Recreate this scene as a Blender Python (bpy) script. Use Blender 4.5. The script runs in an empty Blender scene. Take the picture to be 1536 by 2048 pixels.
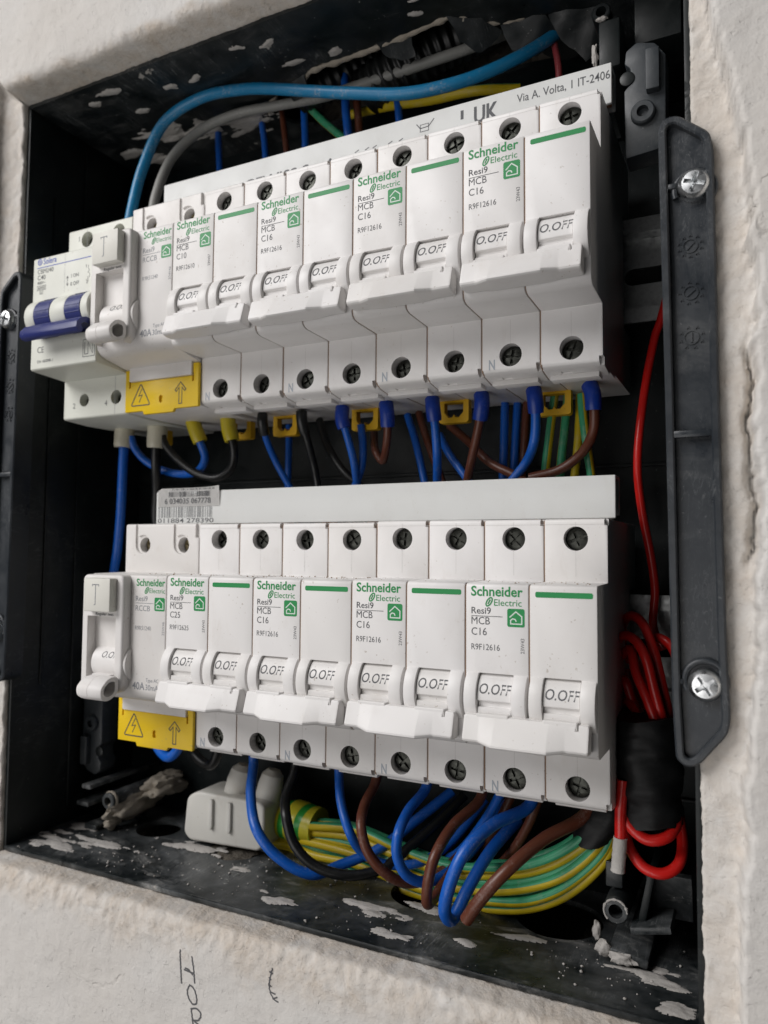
import bpy, bmesh, math, random
import numpy as np
from mathutils import Vector, Matrix, noise as mnoise

random.seed(7)
MM = 0.001
scene = bpy.context.scene
COL = scene.collection

# ------------------------------------------------------------------ camera
cam_d = bpy.data.cameras.new('camera')
cam = bpy.data.objects.new('camera', cam_d)
COL.objects.link(cam)
RIGHT = Vector((0.89587348, 0.44424732, 0.00741817))
DOWN = Vector((-0.01788837, 0.05274624, -0.99844772))
FWD = Vector((-0.443949, 0.89435013, 0.05520082))
M = Matrix((RIGHT, -DOWN, -FWD)).transposed().to_4x4()
M.translation = Vector((181.30, -213.31, -93.86)) * MM
cam.matrix_world = M
cam_d.sensor_fit = 'VERTICAL'
cam_d.sensor_height = 36.0
cam_d.lens = 1495.92 / 2048 * 36.0
cam_d.clip_start = 0.005
cam_d.clip_end = 50
cam_d.dof.use_dof = True
cam_d.dof.focus_distance = 0.225
cam_d.dof.aperture_fstop = 15.0
scene.camera = cam

# ------------------------------------------------------------------ light
world = bpy.data.worlds.new('World')
scene.world = world
world.use_nodes = True
bg = world.node_tree.nodes['Background']
bg.inputs[0].default_value = (0.86, 0.92, 1.0, 1)
bg.inputs[1].default_value = 0.014

def area(name, loc, target, size, power, col):
    d = bpy.data.lights.new(name, 'AREA')
    d.shape = 'RECTANGLE'; d.size, d.size_y = size
    d.energy = power; d.color = col
    o = bpy.data.objects.new(name, d); COL.objects.link(o)
    o.location = loc
    o.rotation_euler = (Vector(target) - Vector(loc)).to_track_quat('-Z', 'Y').to_euler()
    return o
# a big window behind and to the left of the photographer, and a weaker bounce from the room
area('window_light', (-0.95, -1.18, 0.97), (0.04, 0, -0.06), (1.15, 1.05), 32.5, (1.0, 0.98, 0.975))
area('room_bounce', (-0.40, -1.35, -0.55), (0.04, 0, -0.06), (1.2, 1.1), 7.6, (1.0, 0.97, 0.955))

vs = scene.view_settings
vs.view_transform = 'Standard'; vs.look = 'None'; vs.gamma = 1.0; vs.use_curve_mapping = False
vs.exposure = 0.0
cy = scene.cycles
cy.max_bounces = 6; cy.diffuse_bounces = 3; cy.glossy_bounces = 3; cy.transmission_bounces = 2
cy.use_adaptive_sampling = True; cy.adaptive_threshold = 0.02
cy.caustics_reflective = False; cy.caustics_refractive = False

# ------------------------------------------------------------------ materials
def nt(m):
    return m.node_tree.nodes, m.node_tree.links
def base_mat(name, col, rough=0.45, spec=0.5, metal=0.0):
    m = bpy.data.materials.new(name); m.use_nodes = True
    p = m.node_tree.nodes['Principled BSDF']
    p.inputs['Base Color'].default_value = (*col, 1)
    p.inputs['Roughness'].default_value = rough
    p.inputs['Specular IOR Level'].default_value = spec
    p.inputs['Metallic'].default_value = metal
    return m
def _noise(m, scale, detail=4, rough=.6, coord=None, dist=0.0):
    N, L = nt(m)
    n = N.new('ShaderNodeTexNoise'); n.inputs['Scale'].default_value = scale
    n.inputs['Detail'].default_value = detail; n.inputs['Roughness'].default_value = rough
    n.inputs['Distortion'].default_value = dist
    L.new(coord or geo(m), n.inputs['Vector'])
    return n.outputs['Fac']
def geo(m):
    N, L = nt(m)
    for n in N:
        if n.bl_idname == 'ShaderNodeNewGeometry':
            return n.outputs['Position']
    return N.new('ShaderNodeNewGeometry').outputs['Position']
def objco(m):
    N, L = nt(m)
    return N.new('ShaderNodeTexCoord').outputs['Object']
def stretch(m, co, sx, sy, sz):
    N, L = nt(m)
    n = N.new('ShaderNodeMapping'); n.inputs['Scale'].default_value = (sx, sy, sz)
    L.new(co, n.inputs['Vector']); return n.outputs['Vector']
def ramp(m, fac, a, b, ca=0.0, cb=1.0):
    N, L = nt(m)
    n = N.new('ShaderNodeMapRange'); n.clamp = True
    n.inputs['From Min'].default_value = a; n.inputs['From Max'].default_value = b
    n.inputs['To Min'].default_value = ca; n.inputs['To Max'].default_value = cb
    L.new(fac, n.inputs['Value']); return n.outputs['Result']
def mix(m, fac, a, b):
    N, L = nt(m)
    n = N.new('ShaderNodeMix'); n.data_type = 'RGBA'
    for sock, v in ((n.inputs[0], fac), (n.inputs[6], a), (n.inputs[7], b)):
        if isinstance(v, (int, float)): sock.default_value = v
        elif isinstance(v, tuple): sock.default_value = (*v, 1)
        else: L.new(v, sock)
    return n.outputs[2]
def mul(m, a, b, op='MULTIPLY'):
    N, L = nt(m)
    n = N.new('ShaderNodeMath'); n.operation = op
    for i, v in enumerate((a, b)):
        if isinstance(v, (int, float)): n.inputs[i].default_value = v
        else: L.new(v, n.inputs[i])
    return n.outputs[0]
def setcol(m, c): m.node_tree.links.new(c, m.node_tree.nodes['Principled BSDF'].inputs['Base Color'])
def setrough(m, c): m.node_tree.links.new(c, m.node_tree.nodes['Principled BSDF'].inputs['Roughness'])
def bump(m, h, dist, strength=1.0):
    N, L = nt(m)
    n = N.new('ShaderNodeBump'); n.inputs['Distance'].default_value = dist
    n.inputs['Strength'].default_value = strength
    L.new(h, n.inputs['Height'])
    L.new(n.outputs['Normal'], N['Principled BSDF'].inputs['Normal'])

MAT = {}
def plastic(name, col, dirt=(0.42, 0.36, 0.30), rough=0.42, amount=1.0):
    m = base_mat(name, col, rough, 0.4)
    N, L = nt(m)
    f1 = _noise(m, 55, 5, .62)
    f3 = _noise(m, 210, 4, .7, stretch(m, geo(m), 1, 1, .35), .8)
    smudge = ramp(m, f1, .50, .74, 0, .26 * amount)
    streak = mul(m, ramp(m, f3, .56, .72, 0, .30 * amount), ramp(m, f1, .42, .6))
    f2 = _noise(m, 900, 2, .5)
    f2b = _noise(m, 90, 2, .5)
    speck = mul(m, ramp(m, f2, .69, .73, 0, .6 * amount), ramp(m, f2b, .47, .60))
    oi = N.new('ShaderNodeObjectInfo')
    c0 = mix(m, ramp(m, oi.outputs['Random'], 0, 1, 0, 1), tuple(a * 1.02 for a in col), tuple(a * k for a, k in zip(col, (.955, .95, .935))))
    c = mix(m, smudge, c0, tuple(a * k for a, k in zip(col, (.82, .79, .75))))
    c = mix(m, streak, c, tuple(a * k for a, k in zip(col, (.80, .76, .71))))
    c = mix(m, speck, c, dirt)
    setcol(m, c)
    setrough(m, ramp(m, f1, .3, .7, rough - .08, rough + .16))
    bump(m, f2, 0.00001, .35)
    MAT[name] = m
    return m
plastic('white_plastic', (0.80, 0.785, 0.775))
plastic('rccb_plastic', (0.79, 0.77, 0.755))
plastic('cream_plastic', (0.72, 0.73, 0.66), amount=.6)
plastic('button_plastic', (0.74, 0.73, 0.67), amount=.8)
plastic('strip_plastic', (0.66, 0.67, 0.66), amount=.7)
plastic('connector_plastic', (0.62, 0.61, 0.57), amount=1.6)
plastic('yellow_plastic', (0.84, 0.57, 0.015), (0.5, .4, .15), .36, .8)
plastic('clip_yellow', (0.72, 0.42, 0.01), (0.3, .2, .05), .4, .8)
plastic('navy_plastic', (0.022, 0.032, 0.17), (.3, .32, .38), .38, 1.3)
MAT['seam_dirt'] = base_mat('seam_dirt', (.30, .20, .14), .9, .1)
MAT['grit'] = base_mat('grit', (.36, .27, .19), .95, .1)
MAT['sticker'] = base_mat('sticker', (.80, .79, .77), .5)
MAT['ink'] = base_mat('ink', (.06, .06, .065), .6)
MAT['ink_grey'] = base_mat('ink_grey', (.085, .088, .095), .6)
MAT['ink_pale'] = base_mat('ink_pale', (.25, .26, .28), .6)
MAT['ink_seam'] = base_mat('ink_seam', (.60, .58, .56), .6)
MAT['ink_n'] = base_mat('ink_n', (.40, .44, .49), .6)
MAT['ink_green'] = base_mat('ink_green', (.004, .255, .062), .5)
MAT['ink_blue'] = base_mat('ink_blue', (.06, .10, .45), .5)
MAT['ink_white'] = base_mat('ink_white', (.72, .80, .74), .5)
MAT['pencil'] = base_mat('pencil', (.11, .11, .115), .8)
MAT['slot_dark'] = base_mat('slot_dark', (.03, .03, .03), .7)

def wire_mat(name, col, dust=.5, rough=.38):
    m = base_mat(name, col, rough, 0.5)
    f = _noise(m, 160, 5, .7)
    f2 = _noise(m, 1300, 2, .6)
    d = mul(m, ramp(m, f, .48, .70), ramp(m, f2, .46, .70, 0, dust))
    c = mix(m, ramp(m, _noise(m, 60, 3), .35, .7, 0, .35), col, tuple(a * .72 for a in col))
    setcol(m, mix(m, d, c, (.50, .48, .45)))
    bump(m, _noise(m, 700, 3), 0.00006, .5)
    MAT[name] = m; return m
wire_mat('sky', (0.010, 0.205, 0.42), .7)
wire_mat('grey', (0.27, 0.27, 0.255), .8, .5)
wire_mat('blue', (0.004, 0.105, 0.50), .25)
wire_mat('brown', (0.115, 0.033, 0.016), .22)
wire_mat('black', (0.004, 0.0045, 0.0045), .06, .40)
wire_mat('red', (0.62, 0.013, 0.010), .12, .30)
wire_mat('pinkred', (0.33, 0.05, 0.06), .6)
wire_mat('fer_cream', (0.58, 0.55, 0.44), .2)
wire_mat('fer_yellow', (0.56, 0.45, 0.02), .2)
wire_mat('fer_blue', (0.005, 0.042, 0.33), .2)
wire_mat('fer_black', (0.010, 0.011, 0.011), .1)
wire_mat('copper', (0.45, 0.2, 0.1), .2)
# yellow / green earth wire: one green and one yellow band along the length (uv.x goes round the wire)
def earth_mat(name, shift=0.0, drift=0.0):
    m = base_mat(name, (.6, .5, .02), .38, .5)
    N, L = nt(m)
    uv = N.new('ShaderNodeUVMap')
    sep = N.new('ShaderNodeSeparateXYZ'); L.new(uv.outputs[0], sep.inputs[0])
    a = N.new('ShaderNodeMath'); a.operation = 'MULTIPLY_ADD'; a.inputs[1].default_value = drift
    L.new(sep.outputs[1], a.inputs[0]); L.new(sep.outputs[0], a.inputs[2])
    a2 = mul(m, a.outputs[0], shift, 'ADD')
    w = N.new('ShaderNodeMath'); w.operation = 'PINGPONG'; w.inputs[1].default_value = .5
    L.new(a2, w.inputs[0])
    g = ramp(m, w.outputs[0], .255, .265)
    c = mix(m, g, (.60, .45, .012), (.045, .33, .165))
    d = mul(m, ramp(m, _noise(m, 170, 4, .7), .55, .75), .3)
    setcol(m, mix(m, d, c, (.5, .46, .38)))
    MAT[name] = m
earth_mat('earth', .2); earth_mat('earth_b', .45); earth_mat('earth_c', .7)
for k_ in range(4): earth_mat('strand_%d' % k_, .5 + .08 * k_, -.0026)
# spiral green and yellow tape
m = base_mat('tape_green', (.6, .5, .02), .3, .5)
N, L = nt(m)
uv = N.new('ShaderNodeUVMap'); sep = N.new('ShaderNodeSeparateXYZ'); L.new(uv.outputs[0], sep.inputs[0])
s = N.new('ShaderNodeMath'); s.operation = 'MULTIPLY_ADD'; s.inputs[1].default_value = .13
L.new(sep.outputs[1], s.inputs[0]); L.new(sep.outputs[0], s.inputs[2])
fr = N.new('ShaderNodeMath'); fr.operation = 'FRACT'; L.new(s.outputs[0], fr.inputs[0])
setcol(m, mix(m, ramp(m, fr.outputs[0], .62, .64), (.56, .50, .03), (.02, .28, .035)))
bump(m, _noise(m, 500, 3), 0.0002, .6)
MAT['tape_green'] = m
# black insulating tape
m = base_mat('tape_black', (.0045, .005, .0055), .30, .4)
bump(m, _noise(m, 160, 3, .5, stretch(m, geo(m), 1, 1, 2)), 0.0006, .5)
MAT['tape_black'] = m; m.node_tree.nodes['Principled BSDF'].inputs['Roughness'].default_value = .6
# dark enclosure plastic with dust and dried plaster
def dark_plastic(name, col, rough, dust, plaster, scr=.25, fine=.35):
    m = base_mat(name, col, rough, .45)
    g = geo(m)
    f = _noise(m, 20, 5, .66, g, .5)
    f2 = _noise(m, 85, 6, .72, g, .3)
    dustf = mul(m, ramp(m, f, .38, .64, 0, dust), ramp(m, f2, .30, .66))
    N, L = nt(m)
    sp = _noise(m, 620, 3, .6, g)
    specks = mul(m, ramp(m, sp, .70, .725, 0, fine), ramp(m, f2, .42, .6))
    sc = _noise(m, 60, 4, .6, stretch(m, g, 9, .6, 2.0), 1.2)
    scratch = ramp(m, mul(m, mul(m, sc, .5, 'SUBTRACT'), 1.0, 'MULTIPLY'), -.012, .0, 0, 1)
    sc2 = ramp(m, mul(m, mul(m, sc, .5, 'SUBTRACT'), -1.0), -.012, .0, 0, 1)
    scratches = mul(m, mul(m, scratch, sc2), mul(m, ramp(m, f, .5, .7), scr))
    pl = mul(m, ramp(m, mul(m, f, mul(m, f2, .45), 'ADD'), .90 - plaster * .2, .915 - plaster * .2), ramp(m, f2, .44, .50))
    c = mix(m, dustf, col, (.20, .21, .215))
    # trowel smears dragged along the panel
    sm = _noise(m, 34, 6, .72, stretch(m, g, .32, 1.0, .6), 1.6)
    smear = mul(m, mul(m, ramp(m, sm, .53, .66), ramp(m, f2, .36, .60)), min(.85, dust * .9))
    c = mix(m, smear, c, (.40, .395, .38))
    c = mix(m, specks, c, (.50, .50, .48))
    c = mix(m, scratches, c, (.35, .36, .36))
    c = mix(m, mul(m, pl, 1.0 if plaster > 0 else 0.0), c, (.42, .40, .37))
    setcol(m, c)
    setrough(m, mul(m, ramp(m, f2, .3, .7, rough - .08, rough + .2), mul(m, pl, .3), 'ADD'))
    bump(m, mul(m, mul(m, _noise(m, 700, 3), .15), mul(m, pl, .9), 'ADD'), 0.0004, .6)
    MAT[name] = m
dark_plastic('box_dark', (.0028, .0058, .0062), .40, .05, -.15, .15, .25)
dark_plastic('box_floor', (.0045, .0075, .0085), .30, .72, .05, 1.4, .7)
dark_plastic('box_top', (.0040, .007, .008), .34, .22, .16, 1.2, .7)
dark_plastic('strut_plastic', (.020, .0245, .030), .33, .12, -.3, .35, .35)
dark_plastic('bracket_plastic', (.024, .030, .035), .42, .10, -.3, .2, .3)
MAT['conduit'] = base_mat('conduit', (.010, .011, .011), .42)

# steel
def metal(name, col, rough):
    m = base_mat(name, col, rough, .5, 1.0)
    f = _noise(m, 500, 4, .6)
    setcol(m, mix(m, ramp(m, f, .42, .7, 0, .55), col, tuple(a * .4 for a in col)))
    setrough(m, ramp(m, f, .3, .7, rough - .1, rough + .15))
    MAT[name] = m
metal('zinc', (.80, .82, .83), .30)
metal('rail_steel', (.42, .43, .43), .42)
metal('screw_dark', (.060, .062, .055), .38)
metal('screw_brass', (.42, .36, .22), .36)
# plaster
def plaster_mat(name, warm):
    m = base_mat(name, (.62, .59, .55), .9, .15)
    g = geo(m)
    big = _noise(m, 14, 6, .62, g, .6)
    mid = _noise(m, 95, 6, .68, g, .4)
    fine = _noise(m, 850, 5, .72, g)
    c = mix(m, ramp(m, big, .35, .70), (.69, .672, .645), (.645, .612, .57))
    N, L = nt(m)
    at = N.new('ShaderNodeAttribute'); at.attribute_name = 'raw'
    raw = mul(m, at.outputs['Fac'], ramp(m, mid, .34, .62, .05, 1.0))
    c = mix(m, mul(m, raw, .85), c, (.575, .505, .43))
    c = mix(m, mul(m, ramp(m, fine, .60, .74, 0, .45), ramp(m, at.outputs['Fac'], 0, 1, .12, 1.0)), c, (.34, .25, .17))
    c = mix(m, mul(m, ramp(m, mid, .62, .78, 0, .5), at.outputs['Fac']), c, (.43, .33, .25))
    # hairline cracks
    v = N.new('ShaderNodeTexVoronoi'); v.feature = 'DISTANCE_TO_EDGE'; v.inputs['Scale'].default_value = 8
    dv = N.new('ShaderNodeVectorMath'); dv.operation = 'MULTIPLY_ADD'; dv.inputs[1].default_value = (.07, .07, .07)
    nn = N.new('ShaderNodeTexNoise'); nn.inputs['Scale'].default_value = 26; nn.inputs['Detail'].default_value = 6
    L.new(g, nn.inputs['Vector']); L.new(nn.outputs['Color'], dv.inputs[0]); L.new(g, dv.inputs[2])
    L.new(dv.outputs[0], v.inputs['Vector'])
    crack = mul(m, ramp(m, v.outputs['Distance'], .0, .007, 1, 0), ramp(m, big, .57, .66))
    c = mix(m, mul(m, crack, .5), c, (.24, .21, .18))
    setcol(m, c)
    pits = ramp(m, _noise(m, 480, 5, .65, g, .3), .30, .40, -1.2, 0)
    vc = N.new('ShaderNodeTexVoronoi'); vc.inputs['Scale'].default_value = 340; vc.inputs['Randomness'].default_value = 1
    L.new(dv.outputs[0], vc.inputs['Vector'])
    chips = mul(m, mul(m, vc.outputs['Distance'], at.outputs['Fac']), ramp(m, mid, .40, .60, .1, .9))
    fine = mul(m, fine, chips, 'ADD')
    h = mul(m, mul(m, mid, .55), mul(m, mul(m, fine, .36), mul(m, pits, .16), 'ADD'), 'ADD')
    h = mul(m, h, mul(m, crack, -1.0), 'ADD')
    bump(m, h, 0.00075, .85)
    MAT[name] = m
plaster_mat('plaster', 0)
m = base_mat('splash', (.50, .48, .45), .85, .2)
setcol(m, mix(m, _noise(m, 300, 5, .7), (.55, .53, .50), (.36, .34, .32)))
bump(m, _noise(m, 500, 5, .7), 0.0005, .8); MAT['splash'] = m
m = base_mat('lump', (.46, .41, .34), .9, .2)
setcol(m, mix(m, _noise(m, 260, 5, .7), (.55, .50, .42), (.30, .26, .21)))
bump(m, _noise(m, 350, 6, .7), 0.0012, .9); MAT['lump'] = m
m = base_mat('mortar_dark', (.14, .125, .105), .95, .1)
bump(m, _noise(m, 200, 6, .7), 0.003, .9); MAT['mortar_dark'] = m

# ------------------------------------------------------------------ helpers (all shapes in millimetres)
def link_mesh(name, me, mat, parent=None, angle=32):
    o = bpy.data.objects.new(name, me)
    COL.objects.link(o)
    if mat and not me.materials:
        me.materials.append(MAT[mat])
    if parent: o.parent = parent
    return o
def fin(bm, name, angle=32):
    bmesh.ops.scale(bm, vec=(MM, MM, MM), verts=bm.verts)
    bmesh.ops.recalc_face_normals(bm, faces=bm.faces)
    me = bpy.data.meshes.new(name); bm.to_mesh(me); bm.free()
    for p in me.polygons: p.use_smooth = True
    try: me.set_sharp_from_angle(angle=math.radians(angle))
    except Exception: pass
    return me
def obj(name, bm, mat, parent=None, angle=32):
    return link_mesh(name, fin(bm, name, angle), mat, parent)
def tag(o, label, cat, group=None, kind=None):
    if label: o['label'] = label
    if cat: o['category'] = cat
    if group: o['group'] = group
    if kind: o['kind'] = kind
    return o
def empty(name, loc):
    o = bpy.data.objects.new(name, None); COL.objects.link(o)
    o.location = Vector(loc) * MM; o.empty_display_size = .005
    return o
def copy_tree(o, parent=None):
    c = o.copy(); COL.objects.link(c); c.parent = parent
    for ch in list(o.children): copy_tree(ch, c)
    return c
def bevel(bm, w, seg=2, ang=28, edges=None):
    bm.normal_update()
    if edges is None:
        edges = [e for e in bm.edges if len(e.link_faces) == 2 and e.calc_face_angle(0) > math.radians(ang)]
    if edges and w > 0:
        bmesh.ops.bevel(bm, geom=edges, offset=w, segments=seg, profile=.5, affect='EDGES', clamp_overlap=True)
    return bm
def box(bm, x0, x1, y0, y1, z0, z1):
    vs_ = [bm.verts.new((x, y, z)) for x in (x0, x1) for y in (y0, y1) for z in (z0, z1)]
    for f in ((0, 1, 3, 2), (4, 6, 7, 5), (0, 4, 5, 1), (2, 3, 7, 6), (0, 2, 6, 4), (1, 5, 7, 3)):
        bm.faces.new([vs_[i] for i in f])
    return bm
def bbox(x0, x1, y0, y1, z0, z1, w=.3, seg=2):
    bm = bmesh.new(); box(bm, x0, x1, y0, y1, z0, z1); bm.normal_update()
    bmesh.ops.recalc_face_normals(bm, faces=bm.faces)
    return bevel(bm, w, seg)
def extr_x(bm, prof, x0, x1):
    """closed (y,z) outline pushed along x"""
    a = [bm.verts.new((x0, y, z)) for y, z in prof]; b = [bm.verts.new((x1, y, z)) for y, z in prof]
    n = len(prof)
    bm.faces.new(a); bm.faces.new(b[::-1])
    for i in range(n): bm.faces.new((a[i], b[i], b[(i + 1) % n], a[(i + 1) % n]))
    bmesh.ops.recalc_face_normals(bm, faces=bm.faces)
    return bm
def extr_y(bm, prof, y0, y1):
    """closed (x,z) outline pushed along y"""
    a = [bm.verts.new((x, y0, z)) for x, z in prof]; b = [bm.verts.new((x, y1, z)) for x, z in prof]
    n = len(prof)
    bm.faces.new(a); bm.faces.new(b[::-1])
    for i in range(n): bm.faces.new((a[i], b[i], b[(i + 1) % n], a[(i + 1) % n]))
    bmesh.ops.recalc_face_normals(bm, faces=bm.faces)
    return bm
def loft_x(bm, secs):
    """secs: list of (x, [(y,z)...]) with equal counts"""
    rows = [[bm.verts.new((x, y, z)) for y, z in pr] for x, pr in secs]
    n = len(rows[0])
    for a, b in zip(rows, rows[1:]):
        for i in range(n): bm.faces.new((a[i], b[i], b[(i + 1) % n], a[(i + 1) % n]))
    bm.faces.new(rows[0]); bm.faces.new(rows[-1][::-1])
    bmesh.ops.recalc_face_normals(bm, faces=bm.faces)
    return bm
def cyl(bm, p0, p1, r0, r1=None, n=24, caps=True):
    r1 = r0 if r1 is None else r1
    p0, p1 = Vector(p0), Vector(p1); d = (p1 - p0).normalized()
    u = d.orthogonal().normalized(); v = d.cross(u)
    ring = lambda p, r: [bm.verts.new(p + (u * math.cos(t) + v * math.sin(t)) * r) for t in [2 * math.pi * i / n for i in range(n)]]
    a, b = ring(p0, r0), ring(p1, r1)
    for i in range(n): bm.faces.new((a[i], a[(i + 1) % n], b[(i + 1) % n], b[i]))
    if caps: bm.faces.new(a[::-1]); bm.faces.new(b)
    return bm
def lathe(bm, c, d, prof, n=28):
    """prof: list of (r, h) along direction d from c; closes at r=0 ends"""
    c = Vector(c); d = Vector(d).normalized(); u = d.orthogonal().normalized(); v = d.cross(u)
    rows = []
    for r, h in prof:
        if r < 1e-6: rows.append([bm.verts.new(c + d * h)])
        else: rows.append([bm.verts.new(c + d * h + (u * math.cos(2 * math.pi * i / n) + v * math.sin(2 * math.pi * i / n)) * r) for i in range(n)])
    for a, b in zip(rows, rows[1:]):
        for i in range(n):
            j = (i + 1) % n
            if len(a) == 1 and len(b) == 1: continue
            if len(a) == 1: bm.faces.new((a[0], b[i], b[j]))
            elif len(b) == 1: bm.faces.new((a[i], b[0], a[j]))
            else: bm.faces.new((a[i], b[i], b[j], a[j]))
    bmesh.ops.recalc_face_normals(bm, faces=bm.faces)
    return bm
def boolean(bm, cutters):
    """subtract a list of bmesh cutters from bm (mm) and return a new bmesh"""
    def tmp(b, nm):
        bmesh.ops.recalc_face_normals(b, faces=b.faces)
        me = bpy.data.meshes.new(nm); b.to_mesh(me); b.free()
        o = bpy.data.objects.new(nm, me); COL.objects.link(o); return o
    base = tmp(bm, 'tmp_base'); cs = []
    for c in cutters:
        o = tmp(c, 'tmp_cut'); cs.append(o)
        md = base.modifiers.new('b', 'BOOLEAN'); md.operation = 'DIFFERENCE'; md.object = o; md.solver = 'EXACT'
    dg = bpy.context.evaluated_depsgraph_get(); dg.update()
    me = bpy.data.meshes.new_from_object(base.evaluated_get(dg))
    out = bmesh.new(); out.from_mesh(me); bpy.data.meshes.remove(me)
    for o in [base] + cs:
        d = o.data; bpy.data.objects.remove(o); bpy.data.meshes.remove(d)
    return out
def spline(pts, step=1.2):
    P = [Vector(p) for p in pts]
    P = [P[0] * 2 - P[1]] + P + [P[-1] * 2 - P[-2]]
    out = []
    for i in range(1, len(P) - 2):
        p0, p1, p2, p3 = P[i - 1:i + 3]
        # centripetal Catmull-Rom
        t0 = 0; t1 = t0 + max((p1 - p0).length, 1e-6) ** .5; t2 = t1 + max((p2 - p1).length, 1e-6) ** .5; t3 = t2 + max((p3 - p2).length, 1e-6) ** .5
        n = max(2, int((p2 - p1).length / step))
        for k in range(n):
            t = t1 + (t2 - t1) * k / n
            A1 = p0 * ((t1 - t) / (t1 - t0)) + p1 * ((t - t0) / (t1 - t0))
            A2 = p1 * ((t2 - t) / (t2 - t1)) + p2 * ((t - t1) / (t2 - t1))
            A3 = p2 * ((t3 - t) / (t3 - t2)) + p3 * ((t - t2) / (t3 - t2))
            B1 = A1 * ((t2 - t) / (t2 - t0)) + A2 * ((t - t0) / (t2 - t0))
            B2 = A2 * ((t3 - t) / (t3 - t1)) + A3 * ((t - t1) / (t3 - t1))
            out.append(B1 * ((t2 - t) / (t2 - t1)) + B2 * ((t - t1) / (t2 - t1)))
    out.append(P[-2])
    return out
def tube_mesh(name, path, r, n=14, wob=0.0, seed=0, rf=None, twist=0.0):
    """smooth tube along a dense path (mm) with uv (round, along)"""
    T = []
    for i in range(len(path)):
        a = path[max(0, i - 1)]; b = path[min(len(path) - 1, i + 1)]
        T.append((b - a).normalized())
    u = T[0].orthogonal().normalized()
    bm = bmesh.new(); uvl = bm.loops.layers.uv.new('UVMap')
    rows = []; s = [0.0]
    for i in range(1, len(path)): s.append(s[-1] + (path[i] - path[i - 1]).length)
    rng = random.Random(seed); ph = rng.random() * 50
    for i, p in enumerate(path):
        u = (u - T[i] * u.dot(T[i])).normalized(); v = T[i].cross(u)
        q = p
        if wob: q = p + Vector(mnoise.noise_vector((p.x * .03 + ph, p.y * .03, p.z * .03))) * wob
        rr = r if rf is None else r * rf(s[i] / s[-1], i)
        tw = twist * s[i]
        rows.append([bm.verts.new(q + (u * math.cos(2 * math.pi * k / n + tw) + v * math.sin(2 * math.pi * k / n + tw)) * rr) for k in range(n)])
    for i in range(len(rows) - 1):
        for k in range(n):
            j = (k + 1) % n
            f = bm.faces.new((rows[i][k], rows[i][j], rows[i + 1][j], rows[i + 1][k]))
            for lp, (a, b) in zip(f.loops, ((k, i), (k + 1, i), (k + 1, i + 1), (k, i + 1))):
                lp[uvl].uv = (a / n, s[b])
    bm.faces.new(rows[0][::-1]); bm.faces.new(rows[-1])
    return fin(bm, name, 50)
# lettering
_fc = {}
def glyphs(s, offset=0.0):
    key = (s, offset)
    if key in _fc: return _fc[key]
    cu = bpy.data.curves.new('t', 'FONT'); cu.body = s; cu.resolution_u = 3; cu.offset = offset; cu.fill_mode = 'FRONT'
    o = bpy.data.objects.new('t', cu); COL.objects.link(o)
    dg = bpy.context.evaluated_depsgraph_get(); dg.update()
    me = bpy.data.meshes.new_from_object(o.evaluated_get(dg))
    V = [(v.co.x, v.co.y) for v in me.vertices]; F = [tuple(p.vertices) for p in me.polygons]
    bpy.data.objects.remove(o); bpy.data.curves.remove(cu); bpy.data.meshes.remove(me)
    _fc[key] = (V, F); return V, F
CAP = max(v[1] for v in glyphs('H')[0])
def text(bm, s, x, z, cap, width=None, y=0.0, bold=0.0, rot=0, wrap=None, slant=0.0):
    """flat lettering facing -y, baseline start at (x, z)"""
    V, F = glyphs(s, bold)
    k = cap / CAP
    x0 = min(v[0] for v in V); x1 = max(v[0] for v in V)
    kx = k if width is None else width / (x1 - x0)
    vs_ = []
    for a, b in V:
        p, q = (a - x0) * kx, b * k
        p += slant * q
        if rot == 90: p, q = -q, p
        if rot == -90: p, q = q, -p
        if wrap: # bend round a barrel: wrap=(yc, zc, r, z_mid)
            yc, zc, r, th0 = wrap
            th = th0 + q / r
            vs_.append(bm.verts.new((x + p, yc - r * math.cos(th), zc + r * math.sin(th))))
        else:
            vs_.append(bm.verts.new((x + p, y, z + q)))
    for f in F:
        try: bm.faces.new([vs_[i] for i in f])
        except ValueError: pass
    return bm
def flat(bm, pts, y):
    bm.faces.new([bm.verts.new((x, y, z)) for x, z in pts]); return bm
def line(bm, pts, w, y, closed=False):
    """flat stroke of width w along (x,z) points"""
    P = [Vector((a, b)) for a, b in pts]; n = len(P)
    L_, R_ = [], []
    for i in range(n):
        a = P[(i - 1) % n] if (closed or i) else None; b = P[(i + 1) % n] if (closed or i < n - 1) else None
        d1 = (P[i] - a).normalized() if a is not None else None; d2 = (b - P[i]).normalized() if b is not None else None
        if d1 is None: nrm = Vector((-d2.y, d2.x)); sc = 1
        elif d2 is None: nrm = Vector((-d1.y, d1.x)); sc = 1
        else:
            m_ = (Vector((-d1.y, d1.x)) + Vector((-d2.y, d2.x)))
            nrm = m_.normalized() if m_.length > 1e-5 else Vector((-d1.y, d1.x)); sc = min(2.0, 1 / max(.3, nrm.dot(Vector((-d1.y, d1.x)))))
        L_.append(bm.verts.new((P[i].x + nrm.x * w / 2 * sc, y, P[i].y + nrm.y * w / 2 * sc)))
        R_.append(bm.verts.new((P[i].x - nrm.x * w / 2 * sc, y, P[i].y - nrm.y * w / 2 * sc)))
    for i in range(n if closed else n - 1):
        j = (i + 1) % n
        bm.faces.new((L_[i], L_[j], R_[j], R_[i]))
    return bm
def rrect(x0, x1, z0, z1, r, n=5):
    out = []
    for cx, cz, a0 in ((x1 - r, z1 - r, 0), (x0 + r, z1 - r, 90), (x0 + r, z0 + r, 180), (x1 - r, z0 + r, 270)):
        for i in range(n + 1):
            t = math.radians(a0 + 90 * i / n); out.append((cx + r * math.cos(t), cz + r * math.sin(t)))
    return out
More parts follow.
